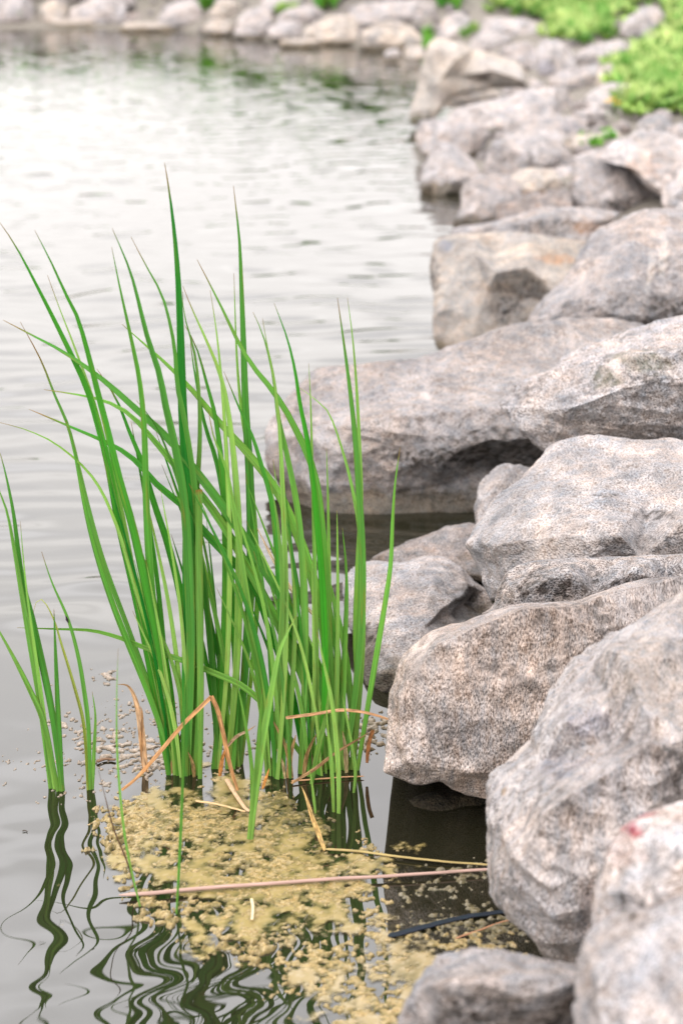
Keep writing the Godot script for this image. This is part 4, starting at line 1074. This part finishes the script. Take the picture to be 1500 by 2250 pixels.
func reeds() -> void:
	reed("reed plant at the frame edge whose leaves fan out to both sides", 125, 1735)
	leaf([137, 1738, 115, 1565, 75, 1375, 50, 1275, 30, 1125, 8, 1020, -4, 985], 17, {"tone": 0.12, "turn": 0.1, "spin": 0.2})
	leaf([112, 1732, 90, 1550, 65, 1400, 48, 1300, 20, 1140, 0, 1080, -12, 1035], 15, {"tone": 0.3})
	leaf([128, 1738, 118, 1690, 95, 1585, 65, 1515, 30, 1445, 0, 1390, -34, 1330], 14, {"tone": 0.5})
	leaf([139, 1738, 135, 1695, 127, 1550, 121, 1400, 119, 1338], 13, {"tone": 0.15})
	leaf([120, 1734, 85, 1480, 60, 1300, 45, 1145], 10, {"tone": 0.6})
	reed("slender reed with a drooping yellow leaf and a black spot", 198, 1735)
	leaf([199, 1735, 195, 1600, 185, 1515, 172, 1440, 150, 1360, 115, 1280, 92, 1212], 11, {"tone": 0.3})
	leaf([193, 1736, 185, 1600, 165, 1515, 135, 1415, 120, 1365, 100, 1325, 88, 1317, 77, 1330, 74, 1356], 8, {"dry": 0.45, "tone": 0.9, "dry_color": Color(0.62, 0.36, 0.05), "label": "drooping yellow leaf", "upright": 0.6})
	leaf([204, 1734, 207, 1650, 210, 1575, 203, 1520], 9, {"tone": 0.4})
	var spot := rod_mesh(PackedVector3Array([at(145, 1353, 2.30), at(148, 1361, 2.30), at(151, 1369, 2.30)]), plant.position, 0.0015, 0.0022, Color(0.01, 0.008, 0.006))
	put("dark_spot", spot, M.stick, plant)
	reed("broad main sheaf of reeds with the tallest leaf of all", 405, 1702)
	leaf([405, 1706, 412, 1400, 414, 1200, 413, 1070, 402, 900, 396, 700, 388, 560, 375, 440, 362, 358], 27, {"tone": 0.06, "turn": 0.1, "spin": 0.25})
	leaf([372, 1702, 340, 1525, 318, 1400, 290, 1270, 262, 1150, 238, 1020, 215, 930, 190, 850, 144, 752, 90, 644, 36, 542, -2, 486], 20, {"tone": 0.1, "turn": -0.1, "spin": 0.3})
	leaf([393, 1704, 385, 1625, 350, 1425, 325, 1310, 295, 1170, 262, 1050, 238, 950, 215, 860, 195, 780, 171, 698, 144, 644, 114, 578, 77, 506], 20, {"tone": 0.12, "turn": -0.2, "spin": 0.6})
	leaf([380, 1700, 345, 1500, 300, 1300, 265, 1120, 235, 1000, 205, 880, 162, 758, 132, 680, 105, 605], 14, {"tone": 0.75})
	leaf([405, 1700, 375, 1550, 345, 1400, 330, 1250, 322, 1100, 318, 950, 308, 840, 288, 740, 264, 632, 246, 543], 18, {"tone": 0.15, "turn": 0.0, "spin": 0.7})
	leaf([412, 1702, 420, 1450, 415, 1250, 405, 1100, 385, 980, 366, 900, 350, 820, 324, 740, 300, 644, 282, 584, 247, 502], 22, {"tone": 0.22, "turn": 0.5, "spin": -0.6})
	leaf([430, 1704, 440, 1450, 438, 1200, 425, 1050, 405, 920, 390, 850, 384, 770, 372, 704, 354, 644, 318, 578, 288, 520], 16, {"tone": 0.2, "turn": 0.3, "spin": -0.9})
	leaf([420, 1702, 425, 1500, 400, 1325, 370, 1200, 340, 1110, 310, 1010, 285, 950, 262, 890, 240, 850, 213, 810], 20, {"tone": 0.08, "tip": 0.1})
	leaf([385, 1700, 360, 1500, 300, 1300, 255, 1150, 205, 1050, 130, 980, 60, 945, -10, 926], 10, {"tone": 0.7})
	leaf([350, 1560, 290, 1400, 230, 1240, 196, 1120, 172, 1020, 150, 935, 122, 870, 90, 790, 45, 707], 12, {"tone": 0.35, "tip": 0.2, "z": 2.42})
	leaf([388, 1702, 330, 1530, 250, 1330, 200, 1170, 165, 1000, 150, 935, 145, 925], 15, {"tone": 0.25})
	leaf([440, 1712, 441, 1500, 438, 1300, 437, 1076], 15, {"tone": 0.3, "blunt": true, "tip": 0.02, "label": "reed leaf cut off square with a brown end"})
	leaf([425, 1702, 432, 1420, 428, 1180, 440, 960, 432, 800, 405, 690, 402, 640], 15, {"tone": 0.4})
	fill_leaves(402, 1702, 34, 10, 700)
	fill_sheaths(402, 1702, 34, 4)
	reed("upright reed sheaf with a single leaf spearing up beside the tallest", 498, 1685)
	leaf([522, 1684, 540, 1450, 552, 1250, 549, 1050, 540, 900, 534, 720, 527, 540, 520, 470, 513, 408], 22, {"tone": 0.05, "turn": 0.1, "spin": 0.2})
	leaf([480, 1690, 500, 1450, 505, 1200, 498, 1000, 488, 850, 476, 730, 462, 638], 13, {"tone": 0.75})
	leaf([500, 1690, 520, 1450, 525, 1200, 515, 1020, 498, 884, 480, 812, 450, 740, 420, 674, 402, 628], 18, {"tone": 0.7, "tip": 0.08})
	leaf([470, 1690, 490, 1480, 497, 1250, 490, 1050, 474, 920, 456, 848, 432, 764, 406, 714], 19, {"tone": 0.06, "turn": 0.1})
	leaf([478, 1688, 470, 1500, 452, 1300, 432, 1180, 400, 1080, 372, 1000, 340, 930, 300, 880], 15, {"tone": 0.2})
	leaf([512, 1690, 520, 1500, 510, 1320, 500, 1150, 478, 1020, 450, 930, 425, 800, 418, 740], 17, {"tone": 0.12})
	leaf([530, 1680, 552, 1480, 566, 1300, 560, 1150, 545, 1000, 530, 900, 520, 780, 514, 600], 12, {"tone": 0.55})
	fill_leaves(498, 1682, 30, 9, 650)
	fill_sheaths(498, 1682, 30, 4)
	reed("reed sheaf in the thick of the stand, leaves crossing in front of the long boulder", 615, 1705)
	leaf([620, 1710, 625, 1500, 615, 1300, 600, 1120, 576, 1028, 555, 960, 528, 902, 492, 816], 18, {"tone": 0.1})
	leaf([660, 1700, 670, 1500, 668, 1300, 655, 1130, 630, 998, 612, 920, 600, 824, 579, 740, 556, 686], 18, {"tone": 0.3})
	leaf([610, 1712, 625, 1500, 628, 1300, 622, 1100, 615, 950, 602, 830, 588, 764, 577, 700], 14, {"tone": 0.65})
	leaf([600, 1702, 612, 1500, 620, 1300, 610, 1150, 592, 1055], 15, {"tone": 0.4})
	leaf([592, 1704, 575, 1500, 545, 1320, 520, 1160, 500, 1040, 470, 960, 458, 900], 16, {"tone": 0.6})
	leaf([632, 1704, 640, 1540, 648, 1360, 640, 1220, 612, 1090, 600, 1010], 12, {"tone": 0.5})
	fill_leaves(615, 1702, 34, 9, 560)
	fill_sheaths(615, 1702, 34, 4)
	reed("reed sheaf whose long leaves sweep low across the whole stand", 690, 1698)
	leaf([700, 1702, 715, 1500, 710, 1300, 695, 1120, 678, 980, 660, 890, 648, 812, 630, 740, 602, 666], 17, {"tone": 0.12})
	leaf([690, 1698, 650, 1640, 600, 1570, 570, 1538, 530, 1505, 475, 1480, 400, 1450, 325, 1425, 260, 1400, 200, 1385, 125, 1382, 38, 1379], 15, {"tone": 0.5, "lean": -0.35, "turn": 0.3, "spin": 0.3, "upright": 0.0, "label": "long leaf lying almost level across the stand"})
	leaf([735, 1697, 690, 1560, 650, 1450, 590, 1330, 500, 1170, 440, 1085, 390, 1030, 340, 970, 290, 915, 240, 885, 180, 869, 97, 856], 22, {"tone": 0.3, "turn": 0.2, "spin": -0.8})
	leaf([745, 1692, 700, 1500, 640, 1350, 575, 1240, 480, 1100, 380, 975, 300, 900, 228, 836, 144, 776, 66, 734, 7, 703], 24, {"tone": 0.16, "turn": 0.1, "spin": -0.5})
	leaf([770, 1690, 735, 1590, 690, 1490, 640, 1410, 590, 1340, 540, 1265, 450, 1170, 400, 1110, 350, 1070, 300, 1015, 250, 980, 160, 940, 64, 899], 22, {"tone": 0.03, "turn": 0.2, "spin": -0.9})
	leaf([760, 1692, 730, 1480, 690, 1280, 640, 1140, 600, 1065, 540, 990, 480, 925, 420, 854, 360, 794, 294, 735, 268, 712], 25, {"tone": 0.55, "turn": 0.2, "spin": 0.3})
	leaf([740, 1690, 725, 1450, 710, 1200, 690, 1040, 640, 925, 600, 860, 552, 800, 515, 735, 498, 698, 462, 626, 433, 570], 20, {"tone": 0.35, "turn": 0.3, "spin": -0.5})
	leaf([700, 1690, 695, 1450, 690, 1200, 685, 1000, 682, 880, 678, 798], 11, {"tone": 0.6})
	leaf([680, 1695, 690, 1500, 688, 1350, 685, 1238], 10, {"tone": 0.7})
	leaf([672, 1690, 640, 1520, 590, 1380, 540, 1250, 500, 1180], 17, {"tone": 0.02})
	fill_leaves(690, 1698, 30, 8, 520)
	fill_sheaths(690, 1698, 30, 4)
	reed("reed sheaf closest to the boulders with paired leaves against the pale rock", 762, 1692)
	leaf([755, 1692, 778, 1550, 792, 1400, 796, 1250, 790, 1100, 780, 960, 768, 850, 752, 730, 741, 654], 19, {"tone": 0.2})
	leaf([770, 1690, 785, 1550, 780, 1400, 785, 1250, 792, 1100, 788, 960, 782, 840, 774, 740, 763, 655], 13, {"tone": 0.6})
	leaf([785, 1692, 800, 1600, 825, 1450, 845, 1330, 858, 1240, 862, 1150, 868, 1060, 879, 982], 14, {"tone": 0.4, "tip": 0.07, "label": "leaf leaning alone towards the boulders with an orange tip"})
	leaf([775, 1690, 790, 1500, 795, 1350, 790, 1180, 772, 1070, 750, 985, 722, 908, 690, 876, 650, 846], 15, {"tone": 0.65})
	leaf([720, 1690, 725, 1500, 722, 1250, 720, 1100, 717, 984], 12, {"tone": 0.7})
	leaf([735, 1692, 740, 1500, 742, 1300, 740, 1122], 12, {"tone": 0.6})
	leaf([748, 1690, 756, 1480, 762, 1280, 752, 1160], 14, {"tone": 0.3})
	leaf([775, 1690, 770, 1540, 752, 1400, 712, 1240, 690, 1150], 15, {"tone": 0.5})
	fill_leaves(758, 1690, 26, 9, 430)
	fill_sheaths(758, 1690, 26, 4)
	reed("small young reed growing out of the algae mat in front", 553, 1843)
	leaf([549, 1846, 560, 1750, 575, 1640, 592, 1545, 612, 1440, 632, 1390, 651, 1353], 20, {"tone": 0.6, "turn": 0.2, "spin": 0.4})
	leaf([552, 1846, 560, 1740, 568, 1620, 576, 1513], 14, {"tone": 0.55})
	leaf([551, 1830, 553, 1690, 535, 1570, 520, 1495], 10, {"tone": 0.5})
	reed("few thin young leaves standing before the boulder-side sheaf", 738, 1785)
	leaf([744, 1787, 743, 1680, 730, 1550, 712, 1460, 696, 1388], 13, {"tone": 0.85})
	leaf([733, 1784, 728, 1680, 720, 1600, 717, 1548], 10, {"tone": 0.6})
	leaf([693, 1787, 686, 1730, 680, 1690], 7, {"tone": 0.8})
	leaf([684, 1722, 700, 1640, 718, 1560, 724, 1490], 14, {"tone": 0.65})
	leaf([777, 1742, 780, 1690, 768, 1610, 752, 1530], 9, {"tone": 0.7})
	reed("single thin blade rising from the tip of the pale straw", 308, 1990, "lone blades in the near water")
	leaf([308, 1992, 277, 1850, 260, 1685, 257, 1550, 260, 1425], 6, {"tone": 0.35})
	reed("single tall blade crossing in front of the main sheaf", 388, 2006, "lone blades in the near water")
	leaf([388, 2008, 395, 1875, 402, 1700, 405, 1550, 412, 1390], 7, {"tone": 0.3})

func dead_leaf(label: String, px: float, py: float, flat: Array, w: float, o: Dictionary) -> void:
	var base := on_water(px, py)
	var m := put("dead_leaf", leaf_mesh(flat, w, base, o), M.dry, self, base)
	tag(m, label, "dead leaf", "dead reed leaves")

func litter() -> void:
	var tan_ := Color(0.50, 0.26, 0.11)
	dead_leaf("upright withered tan leaf with a frayed curling top beside the main sheaf", 322, 1695, [322, 1696, 316, 1650, 308, 1580, 296, 1530, 280, 1506, 258, 1504], 17, {"dry": 1.0, "dry_color": Color(0.66, 0.42, 0.24), "tip": 0.0, "tone": 0.0, "turn": 0.2, "spin": 0.6})
	dead_leaf("second withered tan strip folded against the upright frayed leaf", 318, 1694, [318, 1695, 312, 1640, 313, 1570, 309, 1552], 11, {"dry": 1.0, "dry_color": Color(0.55, 0.30, 0.14), "tip": 0.0, "tone": 0.0})
	dead_leaf("orange brown leaf bent over like a tent in front of the sheaf, outer half", 268, 1735, [268, 1736, 300, 1710, 345, 1660, 400, 1595, 440, 1555, 465, 1531], 9, {"dry": 1.0, "dry_color": tan_, "blunt": true, "tip": 0.0, "upright": 0.3, "z": 2.36, "turn": 0.4, "spin": 0.0})
	dead_leaf("orange brown leaf dropping from the bend to the algae, inner half", 522, 1736, [522, 1737, 505, 1680, 490, 1610, 478, 1560, 464, 1530], 10, {"dry": 1.0, "dry_color": tan_, "blunt": true, "tip": 0.0, "upright": 0.3, "z": 2.36, "turn": -0.3, "spin": 0.0})
	dead_leaf("short rusty leaf stub at the foot of the upright sheaf", 483, 1704, [483, 1705, 488, 1670, 497, 1640], 11, {"dry": 1.0, "dry_color": Color(0.55, 0.24, 0.07), "tip": 0.0, "z": 2.37})
	dead_leaf("pale brown strip rising from the algae to the thick of the reeds", 500, 1650, [500, 1640, 520, 1618, 545, 1605, 562, 1594], 8, {"dry": 1.0, "dry_color": Color(0.62, 0.44, 0.28), "tip": 0.0, "z": 2.38})
	dead_leaf("arched brown leaf bowing across the sheaf towards the boulders", 860, 1582, [860, 1583, 820, 1570, 780, 1562, 740, 1561, 690, 1569, 628, 1577], 7, {"dry": 1.0, "dry_color": Color(0.60, 0.33, 0.17), "blunt": true, "tip": 0.0, "z": 2.36, "upright": 0.0, "lean": 0.0})
	dead_leaf("straight brown leaf slanting up through the boulder-side sheaf", 640, 1720, [640, 1721, 690, 1690, 740, 1652, 790, 1622, 820, 1603], 8, {"dry": 1.0, "dry_color": Color(0.60, 0.36, 0.18), "tip": 0.0, "z": 2.34, "upright": 0.3})
	dead_leaf("bleached strip hanging among the sweeping leaves before the waterside rock", 700, 1362, [700, 1362, 660, 1320, 630, 1280, 600, 1230, 575, 1180, 560, 1150], 10, {"dry": 1.0, "dry_color": Color(0.80, 0.58, 0.40), "tip": 0.0, "z": 2.38, "upright": 0.2})
	dead_leaf("broken brown stub standing alone by the boulder corner", 806, 1674, [806, 1676, 808, 1650, 812, 1625, 819, 1604], 9, {"dry": 1.0, "dry_color": Color(0.34, 0.14, 0.05), "blunt": true, "tip": 0.0, "z": 2.42})
	dead_leaf("rusty sliver leaning at the foot of the crossing sheaf", 577, 1732, [577, 1733, 584, 1712, 592, 1688], 8, {"dry": 1.0, "dry_color": Color(0.55, 0.24, 0.06), "tip": 0.0, "z": 2.33})
	dead_leaf("dark thin dead stem tilted over the still water", 302, 1962, [300, 1965, 280, 1895, 250, 1820, 230, 1745, 217, 1692], 4, {"dry": 1.0, "dry_color": Color(0.10, 0.06, 0.04), "tip": 0.0, "tone": 0.0})
	dead_leaf("flat tan blade slipping into the algae in front of the sheaves", 715, 1872, [714, 1870, 700, 1830, 685, 1790, 672, 1750, 662, 1728], 12, {"dry": 1.0, "dry_color": Color(0.60, 0.40, 0.16), "tip": 0.0, "upright": -1.6, "turn": 0.9, "spin": 0.0})
	floating("straw", "long pale pinkish straw floating across the algae to the streaked boulder", "straw", [262, 1977, 330, 1973, 430, 1963, 560, 1954, 740, 1941, 900, 1932, 1010, 1924, 1090, 1919], 11, Color(0.42, 0.28, 0.235), 0.8, 0.006)
	floating("straw", "thinner yellow straw floating above and behind the long pale straw", "straw", [712, 1872, 780, 1876, 860, 1887, 960, 1898, 1090, 1908], 8, Color(0.38, 0.29, 0.12), 0.6, 0.004)
	floating("straw", "brown straw lying on the water across the reed feet", "straw", [640, 1721, 700, 1716, 760, 1712, 800, 1710], 5, Color(0.45, 0.25, 0.13), 0.7, 0.003)
	floating("straw", "broken tan straw caught between the bent leaf and the algae", "straw", [498, 1720, 515, 1750, 535, 1780, 548, 1792], 11, Color(0.55, 0.36, 0.22), 0.5, 0.006)
	floating("straw", "short curled tan straw lying on top of the algae mat", "straw", [430, 1772, 480, 1780, 540, 1796], 7, Color(0.55, 0.38, 0.2), 0.6, 0.008)
	floating("reed_leaf", "dark blue black rotten reed floating beside the streaked boulder", "dead leaf", [852, 2062, 900, 2050, 960, 2034, 1030, 2018, 1130, 2005], 20, Color(0.012, 0.018, 0.028), 0.25, 0.003)
	floating("straw", "thin reddish straw under the dark rotten reed", "straw", [1000, 2065, 1050, 2048, 1100, 2030, 1140, 2022], 6, Color(0.35, 0.18, 0.1), 0.6, 0.002)
	floating("twig", "tiny dark twig drifting alone on open water", "twig", [50, 1829, 56, 1828, 61, 1830], 3, Color(0.05, 0.035, 0.025), 0.8, 0.002)
	floating("twig", "small clot of brown debris floating between the two slim reeds and the main sheaf", "twig", [214, 1678, 232, 1672, 255, 1674], 11, Color(0.16, 0.09, 0.05), 0.5, 0.003)
	floating("straw", "pale crumb of straw poking from the near edge of the algae", "straw", [553, 1985, 556, 2005, 554, 2032], 8, Color(0.66, 0.52, 0.32), 0.6, 0.006)
